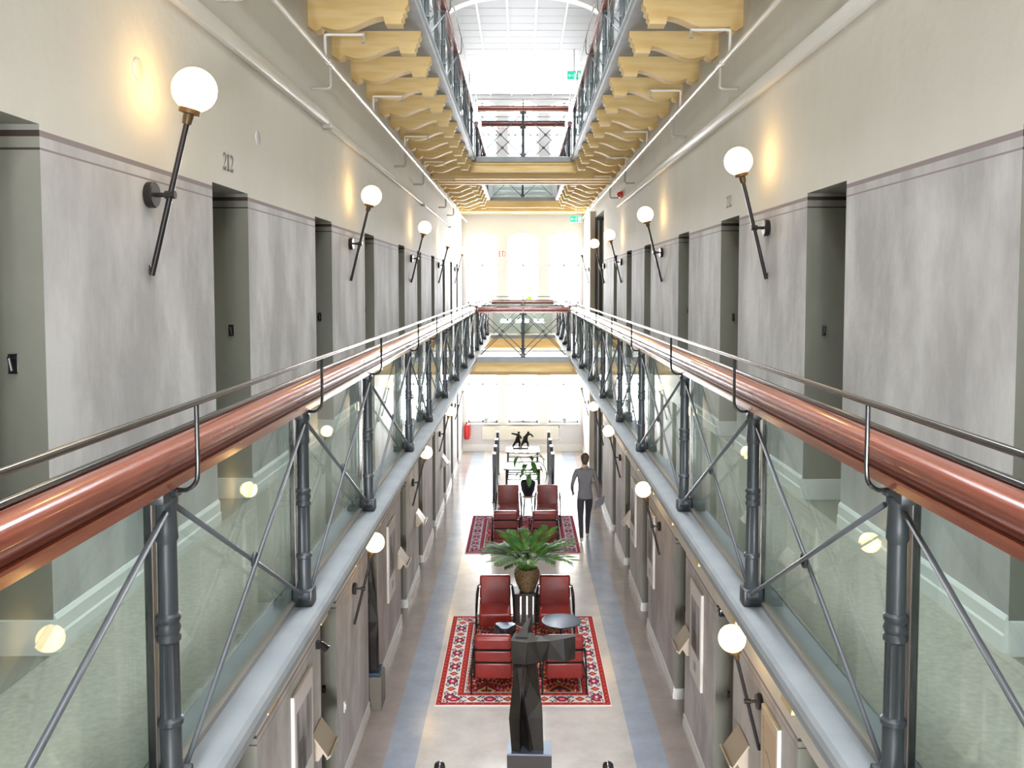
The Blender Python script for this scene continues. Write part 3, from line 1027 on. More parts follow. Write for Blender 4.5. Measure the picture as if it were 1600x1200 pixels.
# ------------------------------------------------------------------ exit signs, fire signs, alarm
def exit_sign(loc, label):
    r = empty('exit_sign', loc, 0, label, 'exit sign')
    obj('housing', MB().rbox((-0.18, -0.03, -0.095), (0.18, 0.03, 0.115), 0.008, 2), M['signboard'], r)
    obj('face', MB().box((-0.17, -0.036, -0.085), (0.17, -0.029, 0.085)), M['green'], r)
    p = MB()
    y0, y1 = -0.042, -0.035
    p.box((0.06, y0, -0.07), (0.15, y1, 0.07))                          # door
    p.box((-0.14, y0, -0.012), (-0.05, y1, 0.012))                      # arrow
    p.prism([(-0.16, 0.0), (-0.115, -0.045), (-0.10, -0.035), (-0.135, 0.0), (-0.10, 0.035), (-0.115, 0.045)], y0, y1, 'y')
    p.lathe([(0.012, 0), (0.012, 0.005)], 12, mtx=Matrix.Translation((0.02, y1, 0.055)) @ Matrix.Rotation(PI / 2, 4, 'X'))
    for a, b, c, d in ((0.015, 0.04, -0.005, 0.0), (-0.005, 0.0, 0.02, -0.035), (0.02, -0.035, -0.005, -0.07), (-0.005, 0.0, -0.04, -0.03), (0.012, 0.03, 0.04, 0.005), (0.012, 0.03, -0.025, 0.02)):
        L_ = math.hypot(c - a, d - b)
        nx, nz = -(d - b) / L_ * 0.008, (c - a) / L_ * 0.008
        p.prism([(a - nx, b - nz), (c - nx, d - nz), (c + nx, d + nz), (a + nx, b + nz)], y0, y1, 'y')
    obj('pictogram', p, M['signwhite'], r)
    return r


e1 = exit_sign((1.58, 26.2, H + 1.925), 'green exit sign with running figure below the upper gallery joists')
obj('hanger', MB().box((-0.012, -0.006, 0.11), (0.012, 0.006, 0.50)), M['white'], e1)
e2 = exit_sign((1.33, 23.0, H + 5.30), 'green exit sign with running figure under the boarded ceiling')
obj('hanger', MB().box((-0.012, -0.006, 0.11), (0.012, 0.006, 0.66)), M['white'], e2)


def fire_sign(loc, label):
    r = empty('fire_sign', loc, 0, label, 'sign')
    obj('board', MB().rbox((-0.13, -0.012, -0.10), (0.13, 0, 0.10), 0.004, 1), M['signboard'], r)  # red sign painted white as overexposure washes it out; only marks stay red
    p = MB()
    p.box((-0.115, -0.016, -0.085), (-0.095, -0.011, 0.085)).box((-0.095, -0.016, -0.085), (-0.06, -0.011, -0.065)).box((-0.095, -0.016, 0.065), (-0.06, -0.011, 0.085)).box((-0.095, -0.016, -0.01), (-0.07, -0.011, 0.012))
    p.box((-0.01, -0.016, -0.085), (0.012, -0.011, 0.085)).box((-0.035, -0.016, 0.06), (0.04, -0.011, 0.08))
    p.tube([(0.03 + 0.06 * math.sin(a_), -0.014, 0.08 * math.cos(a_)) for a_ in [PI * k / 10 for k in range(11)]], 0.009, 6)
    obj('lettering', p, M['red'], r)


fire_sign((-0.60, Y1 - 0.001, H + 1.0), 'red fire sign coloured washed-out white with red marks on a pier between the gallery windows')
fire_sign((-0.62, Y1 - 0.001, H + 5.0), 'red fire sign coloured washed-out white with red marks on a pier between the top windows')
r = empty('fire_alarm', (XR, 17.5, H + 1.76), 0, 'small red fire alarm sounder high on the gallery wall', 'alarm')
obj('back_box', MB().rbox((-0.05, -0.06, -0.06), (0, 0.06, 0.06), 0.008), M['red'], r)
obj('sounder', MB().lathe([(0.045, 0), (0.045, 0.03), (0.03, 0.05)], 18, mtx=Matrix.Translation((-0.05, 0, 0)) @ Matrix.Rotation(-PI / 2, 4, 'Y')), M['red'], r)
obj('bracket', MB().box((-0.05, 0.06, -0.02), (-0.0, 0.12, 0.06)), M['black'], r)


# ------------------------------------------------------------------ coloured grids (rugs, prints)
def color_grid(name, W, L, nx, ny, fn, thick, m, plane='xy'):
    me = bpy.data.meshes.new(name)
    vs, fs, cols = [], [], []
    for j in range(ny + 1):
        for i in range(nx + 1):
            vs.append((W * i / nx, L * j / ny, thick))
    for j in range(ny):
        for i in range(nx):
            a = j * (nx + 1) + i
            fs.append((a, a + 1, a + nx + 2, a + nx + 1))
            cols.append(fn((i + 0.5) / nx * W, (j + 0.5) / ny * L))
    o = len(vs)
    vs += [(0, 0, 0), (W, 0, 0), (W, L, 0), (0, L, 0)]
    c0, c1, c2, c3 = 0, nx, (ny + 1) * (nx + 1) - 1, ny * (nx + 1)
    for f in ((o, o + 3, o + 2, o + 1), (o, o + 1, c1, c0), (o + 1, o + 2, c2, c1), (o + 2, o + 3, c3, c2), (o + 3, o, c0, c3)):
        fs.append(f)
        cols.append(cols[0])
    me.from_pydata(vs, [], fs)
    ca = me.color_attributes.new('Col', 'FLOAT_COLOR', 'CORNER')
    flat = []
    for f, c in zip(fs, cols):
        flat += [c[0], c[1], c[2], 1.0] * len(f)
    ca.data.foreach_set('color', flat)
    me.materials.append(m)
    me.update()
    return me


def rug_fn(W, L, pal):
    RED, CRIM, NAVY, CREAM, ORNG, GOLD, DARK = pal

    def lozenge(a, b, ra, rb):
        return abs(a) / ra + abs(b) / rb

    def f(u, v):
        e_u, e_v = min(u, W - u), min(v, L - v)
        e = min(e_u, e_v)
        s = v if e_u < e_v else u
        if e < 0.012:
            return CREAM
        if e < 0.075 or 0.27 <= e < 0.335:
            q = (e - 0.043) if e < 0.075 else (e - 0.302)
            t_ = (s % 0.11) - 0.055
            d = lozenge(t_, q, 0.045, 0.028)
            if d < 0.4:
                return ORNG
            if d < 0.75:
                return CRIM
            k = (s * 9 + q * 25) % 1
            return DARK if k < 0.16 else RED
        if e < 0.083 or 0.262 <= e < 0.27:
            return CREAM
        if e < 0.262:
            q = e - 0.172
            P = 0.46
            t_ = (s % P) - P / 2
            d = max(abs(t_) / 0.085, abs(q) / 0.075, (abs(t_) / 0.115 + abs(q) / 0.105))
            if d < 0.95:
                if abs(t_) < 0.028 and abs(q) < 0.012:
                    return CREAM
                return CRIM if d < 0.72 else NAVY
            t2 = ((s + P / 2) % P) - P / 2
            d2 = abs(t2) / 0.06 + abs(q) / 0.06
            if d2 < 0.55:
                return ORNG
            if d2 < 0.9:
                return RED
            if d2 < 1.15:
                return NAVY
            for tt, qq in ((0.085, 0.045), (0.135, 0.035), (0.11, 0.07), (0.15, 0.068)):
                if abs(abs(t2) - tt) + abs(abs(q) - qq) < 0.021:
                    return NAVY
                if abs(abs(t2) - tt) + abs(abs(q) - qq) < 0.009:
                    return RED
            return CREAM
        if e < 0.345:
            return DARK
        if e < 0.36:
            return CREAM
        if e < 0.375:
            return DARK if (s % 0.03) < 0.015 else CREAM
        # field of staggered medallions
        P, Q = 0.48, 0.56
        cu, cv = u - W / 2, v - L / 2
        row = math.floor(cv / Q + 0.5)
        cu2 = cu + (P / 2 if row % 2 else 0)
        col_ = math.floor(cu2 / P + 0.5)
        du, dv = cu2 - col_ * P, cv - row * Q
        kind = (row * 3 + col_ * 5) % 3
        d = abs(du) / 0.2 + abs(dv) / 0.22
        mid = (CREAM, GOLD, NAVY)[kind]
        if abs(du) < 0.016 and abs(dv) < 0.12 and d < 0.8:
            return DARK
        if abs(abs(du) - 0.05) + abs(dv) < 0.035:
            return DARK if kind < 2 else ORNG
        if d < 0.34:
            return RED
        if d < 0.62:
            return mid
        if d < 0.76:
            return DARK
        if d < 0.98:
            return ORNG if kind != 1 else CRIM
        gu, gv = int(abs(du) * 38), int(abs(dv) * 36)
        h = (gu * 7919 + gv * 104729 + kind * 31) % 11
        if h == 0:
            return CREAM
        if h == 3:
            return GOLD
        if h in (5, 8):
            return DARK
        if h == 7:
            return ORNG
        return RED if (abs(du) / 0.2 + abs(dv) / 0.22) < 1.5 else CRIM
    return f


PAL1 = [(0.42, 0.035, 0.025), (0.46, 0.022, 0.055), (0.05, 0.04, 0.06), (0.72, 0.60, 0.56), (0.60, 0.16, 0.04), (0.62, 0.40, 0.12), (0.08, 0.02, 0.02)]
PAL2 = [(0.30, 0.018, 0.045), (0.33, 0.02, 0.07), (0.045, 0.03, 0.07), (0.52, 0.40, 0.44), (0.42, 0.09, 0.07), (0.40, 0.24, 0.14), (0.05, 0.015, 0.03)]
W1, L1 = 2.23, 3.05
o = obj('rug', color_grid('rug', W1, L1, 200, 272, rug_fn(W1, L1, PAL1), 0.012, M['rug']), loc=(-1.095, 11.0, 0.0))
tag(o, 'red and cream patterned rug under the armchairs beside the dark sculpture', 'rug')
W2, L2 = 2.30, 2.90
o = obj('rug', color_grid('rug', W2, L2, 160, 200, rug_fn(W2, L2, PAL2), 0.012, M['rug']), loc=(-1.12, 17.42, 0.0))
tag(o, 'wine red patterned rug further down the hall beside the walking person', 'rug')


# ------------------------------------------------------------------ armchairs
def make_armchair(lm):
    r = empty('armchair', (0, 0, 0))
    seat = MB().rbox((-0.24, -0.30, 0.20), (0.24, 0.20, 0.40), 0.035, 4)
    obj('seat', seat, lm, r)
    T_ = Matrix.Translation((0, 0.19, 0.21)) @ Matrix.Rotation(-0.20, 4, 'X')
    b = MB()
    b.rbox((-0.237, -0.06, 0.0), (0.237, 0.06, 0.235), 0.03, 4, mtx=T_)
    b.rbox((-0.237, -0.06, 0.24), (0.237, 0.06, 0.415), 0.03, 4, mtx=T_)
    b.rbox((-0.237, -0.062, 0.42), (0.237, 0.062, 0.60), 0.04, 4, mtx=T_)
    b.rbox((-0.225, -0.068, 0.02), (0.225, -0.03, 0.585), 0.018, 3, mtx=T_)
    obj('backrest', b, lm, r)
    obj('seam_strap', MB().box((-0.241, -0.02, 0.232), (0.241, 0.064, 0.243), mtx=T_).box((-0.241, -0.02, 0.412), (0.241, 0.064, 0.423), mtx=T_), M['frame'], r)
    for s in (-1, 1):
        x = s * 0.285
        f = MB().tube([(x, -0.27, 0.0), (x, -0.27, 0.50), (x, -0.25, 0.535), (x, 0.02, 0.60), (x - s * 0.02, 0.22, 0.655), (x - s * 0.04, 0.275, 0.65)], 0.0115, 8, smooth=True)
        f.tube([(x, -0.27, 0.25), (x, 0.25, 0.22)], 0.010, 8)
        f.tube([(x, 0.25, 0.0), (x, 0.25, 0.24), (x - s * 0.01, 0.255, 0.42), (x - s * 0.03, 0.28, 0.62)], 0.0115, 8)
        f.tube([(x - s * 0.04, -0.27, 0.25), (x, -0.27, 0.25)], 0.009, 6)
        obj('side_frame', f, M['frame'], r)
    cr = MB()
    for y_ in (-0.2, 0.2):
        cr.tube([(-0.285, y_, 0.205), (0.285, y_, 0.205)], 0.009, 8)
    obj('cross_bar', cr, M['frame'], r)
    return r


ch = make_armchair(M['leather'])
ch2 = make_armchair(M['leather2'])
chairs = [
    (ch, -0.40, 13.35, 0.03, 'red leather armchair facing the viewer, in front of the palm crate, beside the triangular stool'),
    (ch, 0.505, 13.35, -0.03, 'red leather armchair facing the viewer, behind the round table'),
    (ch, -0.36, 11.55, PI - 0.02, 'red leather armchair seen from behind, near the sculpture, fully in view'),
    (ch, 0.545, 11.55, PI + 0.03, 'red leather armchair seen from behind, half hidden by the sculpture wing'),
    (ch2, -0.29, 19.65, 0.02, 'wine red armchair facing the viewer beside the black bowl, one crease in its back'),
    (ch2, 0.575, 19.65, -0.04, 'wine red armchair facing the viewer beside the walking person'),
    (ch2, -0.315, 17.9, PI, 'wine red armchair seen from behind, on the 212 side of the palm fronds'),
    (ch2, 0.45, 17.9, PI + 0.02, 'wine red armchair seen from behind, on the walking person side of the palm'),
]
used = set()
for src, x, y, rz, lb in chairs:
    o = src if src not in used else copy_tree(src)
    used.add(src)
    o.location = (x, y, 0.012)
    o.rotation_euler = (0, 0, rz)
    tag(o, lb, 'armchair', 'red leather armchairs')

# round table
r = empty('side_table', (0.565, 12.55, 0.012), 0, 'round blue grey side table on a thin pedestal', 'side table')
obj('table_top', MB().lathe([(0.27, 0.478), (0.283, 0.484), (0.285, 0.494), (0.280, 0.500)], 40), M['slate'], r)
obj('pedestal', MB().tube([(0, 0, 0.01), (0, 0, 0.48)], 0.016, 14), M['frame'], r)
obj('foot', MB().lathe([(0.16, 0), (0.16, 0.008), (0.03, 0.02), (0.018, 0.03)], 30), M['frame'], r)
# triangular stool
r = empty('stool', (-0.235, 12.52, 0.012), 0, 'small dark stool with a rounded triangular blue top', 'stool')
tri = []
for k in range(36):
    a_ = 2 * PI * k / 36
    rad = 0.135 + 0.026 * math.cos(3 * (a_ - 0.5))
    tri.append((rad * math.cos(a_), rad * math.sin(a_)))
body = MB()
prev = None
levels = [(0.0, 0.72), (0.02, 0.8), (0.2, 0.84), (0.36, 1.05), (0.42, 1.06), (0.435, 1.0)]
vs, fs = [], []
for z_, k_ in levels:
    vs += [(p * k_, q * k_, z_) for p, q in tri]
for i in range(len(levels) - 1):
    for k in range(36):
        l = (k + 1) % 36
        fs.append((i * 36 + k, i * 36 + l, (i + 1) * 36 + l, (i + 1) * 36 + k))
fs.append(tuple(range(35, -1, -1)))
fs.append(tuple((len(levels) - 1) * 36 + k for k in range(36)))
body.add(vs, fs, True)
obj('body', body, M['darkblue'], r)
obj('top', MB().prism([(p * 0.93, q * 0.93) for p, q in tri], 0.434, 0.444, 'z'), M['slate'], r)

# crate, basket pot, palm
r = empty('crate', (0.085, 13.845, 0.012), 0, 'dark stained upright slatted crate under the palm', 'crate')
for k in range(4):
    x0 = -0.185 + k * 0.098
    for y_ in (-0.17, 0.155):
        obj('slat', MB().box((x0, y_, 0.03), (x0 + 0.076, y_ + 0.015, 0.46)), M['crate'], r)
for k in range(3):
    y0 = -0.15 + k * 0.107
    for x_ in (-0.20, 0.185):
        obj('slat', MB().box((x_, y0, 0.03), (x_ + 0.015, y0 + 0.085, 0.46)), M['crate'], r)
obj('top', MB().rbox((-0.21, -0.185, 0.455), (0.21, 0.185, 0.49), 0.005, 1), M['crate'], r)
obj('rail', MB().box((-0.205, -0.18, 0.0), (0.205, 0.18, 0.035)), M['crate'], r)


def frond_mesh(L, droop, nl, w, lw, seed, name='frond'):
    rnd = random.Random(seed)
    m_ = MB()
    pts = []
    n_ = 12
    for k in range(n_ + 1):
        t_ = k / n_
        pts.append(Vector((L * (0.30 * t_ + 0.62 * t_ ** 1.9), 0, L * (0.95 * t_ - droop * t_ ** 2.3))))
    m_.tube(pts, [0.006 * (1 - 0.75 * k / n_) for k in range(n_ + 1)], 5)
    for k in range(nl):
        t_ = 0.40 + 0.60 * k / (nl - 1)
        f_ = t_ * n_
        i_ = min(int(f_), n_ - 1)
        p = pts[i_].lerp(pts[i_ + 1], f_ - i_)
        d = (pts[i_ + 1] - pts[i_]).normalized()
        nrm = Vector((0, 1, 0)).cross(d)
        ll = lw * (0.55 + 0.9 * math.sin(PI * min(1, (t_ - 0.18) / 0.95)) ** 0.8) * rnd.uniform(0.85, 1.1)
        for sg in (-1, 1):
            dirn = (Vector((0, sg, 0)) * 0.72 + d * 0.75 - nrm * 0.12 + Vector((0, 0, rnd.uniform(-0.1, 0.06)))).normalized()
            side = dirn.cross(nrm).normalized() * w
            mid = p + dirn * ll * 0.5 - Vector((0, 0, 0.01))
            tip = p + dirn * ll - Vector((0, 0, 0.12 * ll))
            m_.add([p, mid - side, tip, mid + side, mid - nrm * w * 0.3], [(0, 1, 4), (0, 4, 3), (1, 2, 4), (4, 2, 3)], True)
    return m_


pr_ = empty('potted_palm', (0.085, 13.845, 0.502), 0, 'feathery green palm in a dark woven basket pot', 'potted palm')
pot = [(0.105, 0.0), (0.115, 0.012), (0.135, 0.06), (0.175, 0.17), (0.195, 0.26), (0.192, 0.315), (0.178, 0.345), (0.182, 0.355), (0.168, 0.36), (0.160, 0.33), (0.158, 0.30)]
obj('basket', MB().lathe(pot, 40), M['basket'], pr_)
wv = MB()
for row in range(13):
    z_ = 0.025 + row * 0.0245
    for q in range(len(pot) - 1):
        if pot[q][1] <= z_ <= pot[q + 1][1]:
            tt = (z_ - pot[q][1]) / (pot[q + 1][1] - pot[q][1])
            R_ = pot[q][0] + tt * (pot[q + 1][0] - pot[q][0])
            break
    wv.tube([((R_ + 0.004 * (1 if (k + row) % 2 else -1)) * math.cos(2 * PI * k / 44), (R_ + 0.004 * (1 if (k + row) % 2 else -1)) * math.sin(2 * PI * k / 44), z_) for k in range(44)], 0.0085, 5, closed=True)
tag(obj('weave', wv, M['basket'], pr_), kind='stuff')
obj('soil', MB().lathe([(0.16, 0.30), (0.16, 0.31)], 30), M['soil'], pr_)
FR = [frond_mesh(0.70, 0.44, 24, 0.0125, 0.20, 1).mesh('frond', M['leaf']), frond_mesh(0.66, 0.56, 24, 0.0125, 0.21, 2).mesh('frond', M['leaf']), frond_mesh(0.62, 0.22, 22, 0.0125, 0.19, 3).mesh('frond', M['leaf'])]
rnd = random.Random(5)
for k in range(22):
    a_ = 2 * PI * k / 22 * 1.0 + rnd.uniform(-0.2, 0.2)
    kind = 2 if k % 4 == 0 else k % 2
    o = obj('frond', FR[kind], parent=pr_, loc=(0.05 * math.cos(a_), 0.05 * math.sin(a_), 0.305), rot=(rnd.uniform(-0.1, 0.1), rnd.uniform(-0.12, 0.1), a_))
    s_ = rnd.uniform(0.85, 1.1)
    o.scale = (s_, s_, s_)


# bowl plant on a stool, second group
def leaf_mesh(L, w, curl, name='leaf'):
    m_ = MB()
    n_ = 8
    vs, fs = [], []
    for k in range(n_ + 1):
        t_ = k / n_
        ww = w * math.sin(PI * min(1, 0.04 + t_ * 0.96)) ** 0.75 * (1 - 0.25 * t_)
        x = L * math.sin(curl * t_) / curl
        z = L * (math.cos(curl * t_) - 1) / curl
        vs += [(x, -ww, z + 0.25 * ww), (x, 0, z), (x, ww, z + 0.25 * ww)]
    for k in range(n_):
        for q in range(2):
            a_ = k * 3 + q
            fs.append((a_, a_ + 1, a_ + 4, a_ + 3))
    return m_.add(vs, fs, True)


r = empty('plant_stool', (0.15, 20.5, 0.0), 0, 'small wooden topped stool with black legs under the black bowl', 'stool')
obj('seat', MB().lathe([(0.13, 0.40), (0.14, 0.405), (0.14, 0.425), (0.13, 0.43)], 28), M['stool'], r)
for k in range(4):
    a_ = PI / 4 + k * PI / 2
    obj('leg', MB().tube([(0.15 * math.cos(a_), 0.15 * math.sin(a_), 0), (0.1 * math.cos(a_), 0.1 * math.sin(a_), 0.41)], 0.013, 8), M['frame'], r)
r = empty('potted_plant', (0.15, 20.5, 0.43), 0, 'arching green plant in a matt black bowl on the stool', 'potted plant')
obj('bowl', MB().lathe([(0.09, 0), (0.10, 0.01), (0.15, 0.12), (0.175, 0.26), (0.178, 0.33), (0.165, 0.335), (0.16, 0.28)], 36), M['blackpot'], r)
obj('soil', MB().lathe([(0.16, 0.27), (0.16, 0.285)], 28), M['soil'], r)
LF = [leaf_mesh(0.34, 0.075, 1.3).mesh('leaf', M['leaf2']), leaf_mesh(0.24, 0.055, 0.9).mesh('leaf', M['leaf2'])]
rnd = random.Random(11)
for k in range(13):
    a_ = k * 2.4
    hgt = 0.36 + 0.42 * (k / 12) + rnd.uniform(-0.05, 0.05)
    rad = rnd.uniform(0.05, 0.16) + 0.08 * (k / 12)
    tip = Vector((rad * math.cos(a_), rad * math.sin(a_), hgt + 0.12))
    st = obj('stem', MB().tube(bez([(0.02 * math.cos(a_), 0.02 * math.sin(a_), 0.28), (tip.x * 0.4, tip.y * 0.4, 0.28 + (tip.z - 0.28) * 0.6), tip], 5), 0.005, 5), M['leaf2'], r)
    obj('leaf', LF[k % 2], parent=r, loc=tip, rot=(0, rnd.uniform(0.1, 0.7), a_))
for pts in ([(0.03, 0, 0.28), (0.08, 0, 0.75), (0.2, 0, 0.98), (0.33, -0.02, 0.9), (0.37, -0.02, 0.72)], [(0.03, 0, 0.28), (0.1, -0.03, 0.68), (0.24, -0.04, 0.8), (0.38, -0.05, 0.68), (0.43, -0.05, 0.52)]):
    obj('stem', MB().tube(bez(pts, 6), 0.007, 6), M['highback'], r)
for x, z_, ry in ((0.17, 0.72, 1.15), (0.12, 0.92, -0.3), (0.40, 0.56, 1.2), (0.2, 0.55, 1.35)):
    obj('leaf', LF[0], parent=r, loc=(x, -0.06, z_), rot=(0, ry, -0.15))

# ------------------------------------------------------------------ dining tables with tall backed chairs
def make_table():
    r = empty('dining_table', (0, 0, 0))
    top = []
    for sg in (-1, 1):
        pts = []
        for k in range(13):
            x = -0.46 + 0.92 * k / 12
            pts.append((x, sg * 0.43 - 0.06 * (1 - (x / 0.46) ** 2)))
        top.append(pts)
    prof = top[0] + list(reversed(top[1]))
    obj('table_top', MB().prism(prof, 0.70, 0.72, 'z'), M['table'], r)
    obj('rim', MB().tube([(p, q, 0.715) for p, q in prof], 0.016, 6, closed=True), M['frame'], r)
    for z_ in (0.59, 0.465):
        for e_ in (0, 1):
            obj('rail', MB().tube([(p * 0.9, q * 0.97, z_) for p, q in top[e_]], 0.013, 6), M['frame'], r)
    for sx in (-1, 1):
        for sy in (-1, 1):
            obj('leg', MB().box((sx * 0.41 - 0.018, sy * 0.40 - 0.018, 0), (sx * 0.41 + 0.018, sy * 0.40 + 0.018, 0.70)), M['frame'], r)
    return r


tb = make_table()
tb.location = (0.03, 22.5, 0)
tag(tb, 'black framed white topped table nearer the armchairs, between tall panels', 'table', 'long tables')
tb2 = copy_tree(tb)
tb2.location = (0.03, 24.75, 0)
tag(tb2, 'black framed white topped table nearer the radiator, carrying the bronze figures', 'table', 'long tables')


def make_panel():
    r = empty('display_panel', (0, 0, 0))
    obj('panel', MB().rbox((-0.04, -0.17, 0.03), (0.04, 0.17, 1.165), 0.01, 2), M['highback'], r)
    obj('cap', MB().rbox((-0.042, -0.172, 1.165), (0.042, 0.172, 1.185), 0.006, 2), M['highback'], r)
    obj('foot_plate', MB().rbox((-0.06, -0.19, 0.0), (0.06, 0.19, 0.03), 0.006, 1), M['highback'], r)
    st_ = MB()
    for k in range(7):
        st_.lathe([(0.008, 0), (0.008, 0.004)], 8, mtx=Matrix.Translation((0.04, -0.12, 0.62 + 0.07 * k)) @ Matrix.Rotation(PI / 2, 4, 'Y'))
    tag(obj('stud', st_, M['chrome'], r), kind='stuff')
    return r


hb = make_panel()
first = True
for i, y in enumerate((21.75, 22.75, 23.75, 25.0)):
    for x, rz, sd in ((-0.67, 0, 'room 212 side of tables'), (0.76, PI, 'walking person side of tables')):
        o = hb if first else copy_tree(hb)
        first = False
        o.location = (x, y, 0)
        o.rotation_euler = (0, 0, rz)
        tag(o, '%s tall thin dark upright panel from the armchairs, %s' % (ORD[i], sd), 'panel', 'tall dark panels beside the tables')


# ------------------------------------------------------------------ sculpture on plinth in the middle of the hall
r = empty('plinth', (0.075, 8.10, 0), -0.04, 'square brown metal plinth under the faceted dark sculpture', 'plinth')
obj('block', MB().rbox((-0.205, -0.12, 0.0), (0.205, 0.12, 0.985), 0.004, 1), M['plinth'], r)
obj('top_plate', MB().box((-0.205, -0.12, 0.985), (0.205, 0.12, 1.0)), M['plate'], r)


def loft(m_, rings):
    n_ = len(rings[0])
    vs = [p for rg in rings for p in rg]
    fs = []
    for i in range(len(rings) - 1):
        for k in range(n_):
            l = (k + 1) % n_
            a_, b_, c_, d_ = i * n_ + k, i * n_ + l, (i + 1) * n_ + l, (i + 1) * n_ + k
            fs += [(a_, b_, c_), (a_, c_, d_)] if (i + k) % 2 else [(a_, b_, d_), (b_, c_, d_)]
    fs.append(tuple(range(n_ - 1, -1, -1)))
    fs.append(tuple((len(rings) - 1) * n_ + k for k in range(n_)))
    m_.add(vs, fs, False)


S = MB()
loft(S, [   # trunk with folded legs
    [(-0.148, -0.08, 0.0), (-0.075, -0.115, 0.0), (-0.045, 0.02, 0.0), (0.02, -0.105, 0.0), (0.055, -0.06, 0.0), (0.148, -0.07, 0.0), (0.148, 0.08, 0.0), (-0.13, 0.09, 0.0)],
    [(-0.172, -0.06, 0.30), (-0.075, -0.12, 0.30), (-0.058, 0.01, 0.31), (-0.018, -0.115, 0.36), (0.0, -0.055, 0.30), (0.136, -0.07, 0.30), (0.140, 0.08, 0.31), (-0.15, 0.08, 0.31)],
    [(-0.155, -0.06, 0.46), (-0.065, -0.12, 0.47), (-0.055, -0.06, 0.48), (-0.045, -0.118, 0.50), (-0.03, -0.075, 0.48), (0.118, -0.06, 0.46), (0.122, 0.08, 0.47), (-0.14, 0.08, 0.46)],
    [(-0.136, -0.09, 0.66), (-0.075, -0.12, 0.64), (-0.05, -0.118, 0.60), (-0.03, -0.115, 0.62), (0.02, -0.09, 0.66), (0.095, -0.03, 0.68), (0.10, 0.08, 0.69), (-0.12, 0.08, 0.68)],
    [(-0.138, -0.12, 0.80), (-0.09, -0.135, 0.805), (-0.05, -0.13, 0.805), (-0.015, -0.115, 0.80), (0.0, -0.06, 0.82), (0.065, 0.0, 0.83), (0.07, 0.08, 0.84), (-0.11, 0.08, 0.83)],
])
loft(S, [   # head block, its outer facet catching the light
    [(-0.138, -0.085, 0.82), (-0.02, -0.105, 0.82), (0.06, 0.0, 0.83), (0.05, 0.09, 0.83), (-0.11, 0.08, 0.83)],
    [(-0.156, -0.10, 1.045), (0.0, -0.12, 1.035), (0.09, -0.03, 1.03), (0.05, 0.10, 1.04), (-0.125, 0.08, 1.045)],
])
loft(S, [   # wing towards the round table
    [(-0.015, -0.10, 0.82), (0.03, 0.07, 0.83), (0.06, 0.07, 1.03), (0.0, -0.115, 1.035)],
    [(0.12, -0.07, 0.83), (0.12, 0.05, 0.845), (0.12, 0.05, 1.03), (0.075, -0.085, 1.03)],
    [(0.18, -0.10, 0.868), (0.19, 0.03, 0.87), (0.22, 0.03, 1.05), (0.20, -0.11, 1.045)],
    [(0.34, -0.125, 0.855), (0.34, -0.02, 0.87), (0.34, -0.02, 1.07), (0.33, -0.12, 1.07)],
    [(0.437, -0.09, 0.872), (0.44, -0.04, 0.88), (0.44, -0.04, 1.082), (0.437, -0.09, 1.082)],
])
loft(S, [   # arm reaching back towards the armchairs
    [(-0.115, -0.02, 0.86), (0.05, -0.02, 0.86), (0.0, -0.02, 1.045), (-0.11, -0.02, 1.05)],
    [(-0.06, 0.16, 0.88), (0.05, 0.16, 0.88), (0.005, 0.16, 1.055), (-0.06, 0.16, 1.06)],
    [(0.01, 0.42, 0.90), (0.055, 0.42, 0.90), (0.04, 0.42, 1.06), (0.018, 0.42, 1.065)],
])
o = obj('sculpture', S, M['bronze'], loc=(0.055, 8.12, 1.0))
tag(o, 'faceted dark bronze abstract figure with a wide wing on the plinth', 'sculpture')

# stanchions at the bottom of the picture
for i, x in enumerate((-0.74, 0.78)):
    r = empty('rope_stanchion', (x, 7.86, 0), 0, ('black domed stanchion on the 212 side of the plinth', 'black domed stanchion on the plinth side away from 212')[i], 'stanchion', 'stanchions beside the plinth')
    obj('post', MB().lathe([(0.03, 0.02), (0.03, 0.90), (0.036, 0.905), (0.036, 0.925)], 20), M['black'], r)
    obj('dome', MB().lathe([(0.047, 0.86), (0.05, 0.87), (0.05, 0.955), (0.045, 0.975), (0.03, 0.988), (0.004, 0.995)], 24), M['black'], r)
    obj('band', MB().lathe([(0.052, 0.93), (0.052, 0.945)], 24), M['chrome'], r)
    obj('foot', MB().lathe([(0.16, 0), (0.16, 0.012), (0.05, 0.03)], 28), M['black'], r)

# ------------------------------------------------------------------ framed prints and lectern boards on the ground floor walls
def photo_fn(seed, tone):
    rnd = random.Random(seed)
    ph = [rnd.uniform(0, 6.28) for _ in range(8)]
    rect = [(rnd.uniform(0.1, 0.5), rnd.uniform(0.25, 0.45), rnd.uniform(0.1, 0.3), rnd.uniform(0.15, 0.35)) for _ in range(5)]

    def f(u, v):           # u, v in 0..1
        if u < 0.09 or u > 0.91 or v > 0.86 or v < 0.30:
            if 0.10 < v < 0.20 and 0.38 < u < 0.62:
                return tuple(c * 0.45 for c in tone)
            return tuple(c * 0.95 for c in tone)
        g = 0.30 + 0.16 * math.sin(9 * u + ph[0]) * math.sin(7 * v + ph[1]) + 0.1 * math.sin(23 * u + ph[2] + 4 * v)
        g += 0.3 * max(0, (v - 0.62) * 3)
        for x, y, w, h in rect:
            if x < u < x + w and y < v < y + h:
                g *= 0.55
        g = max(0.03, min(0.75, g))
        return tuple(c * g for c in tone)
    return f


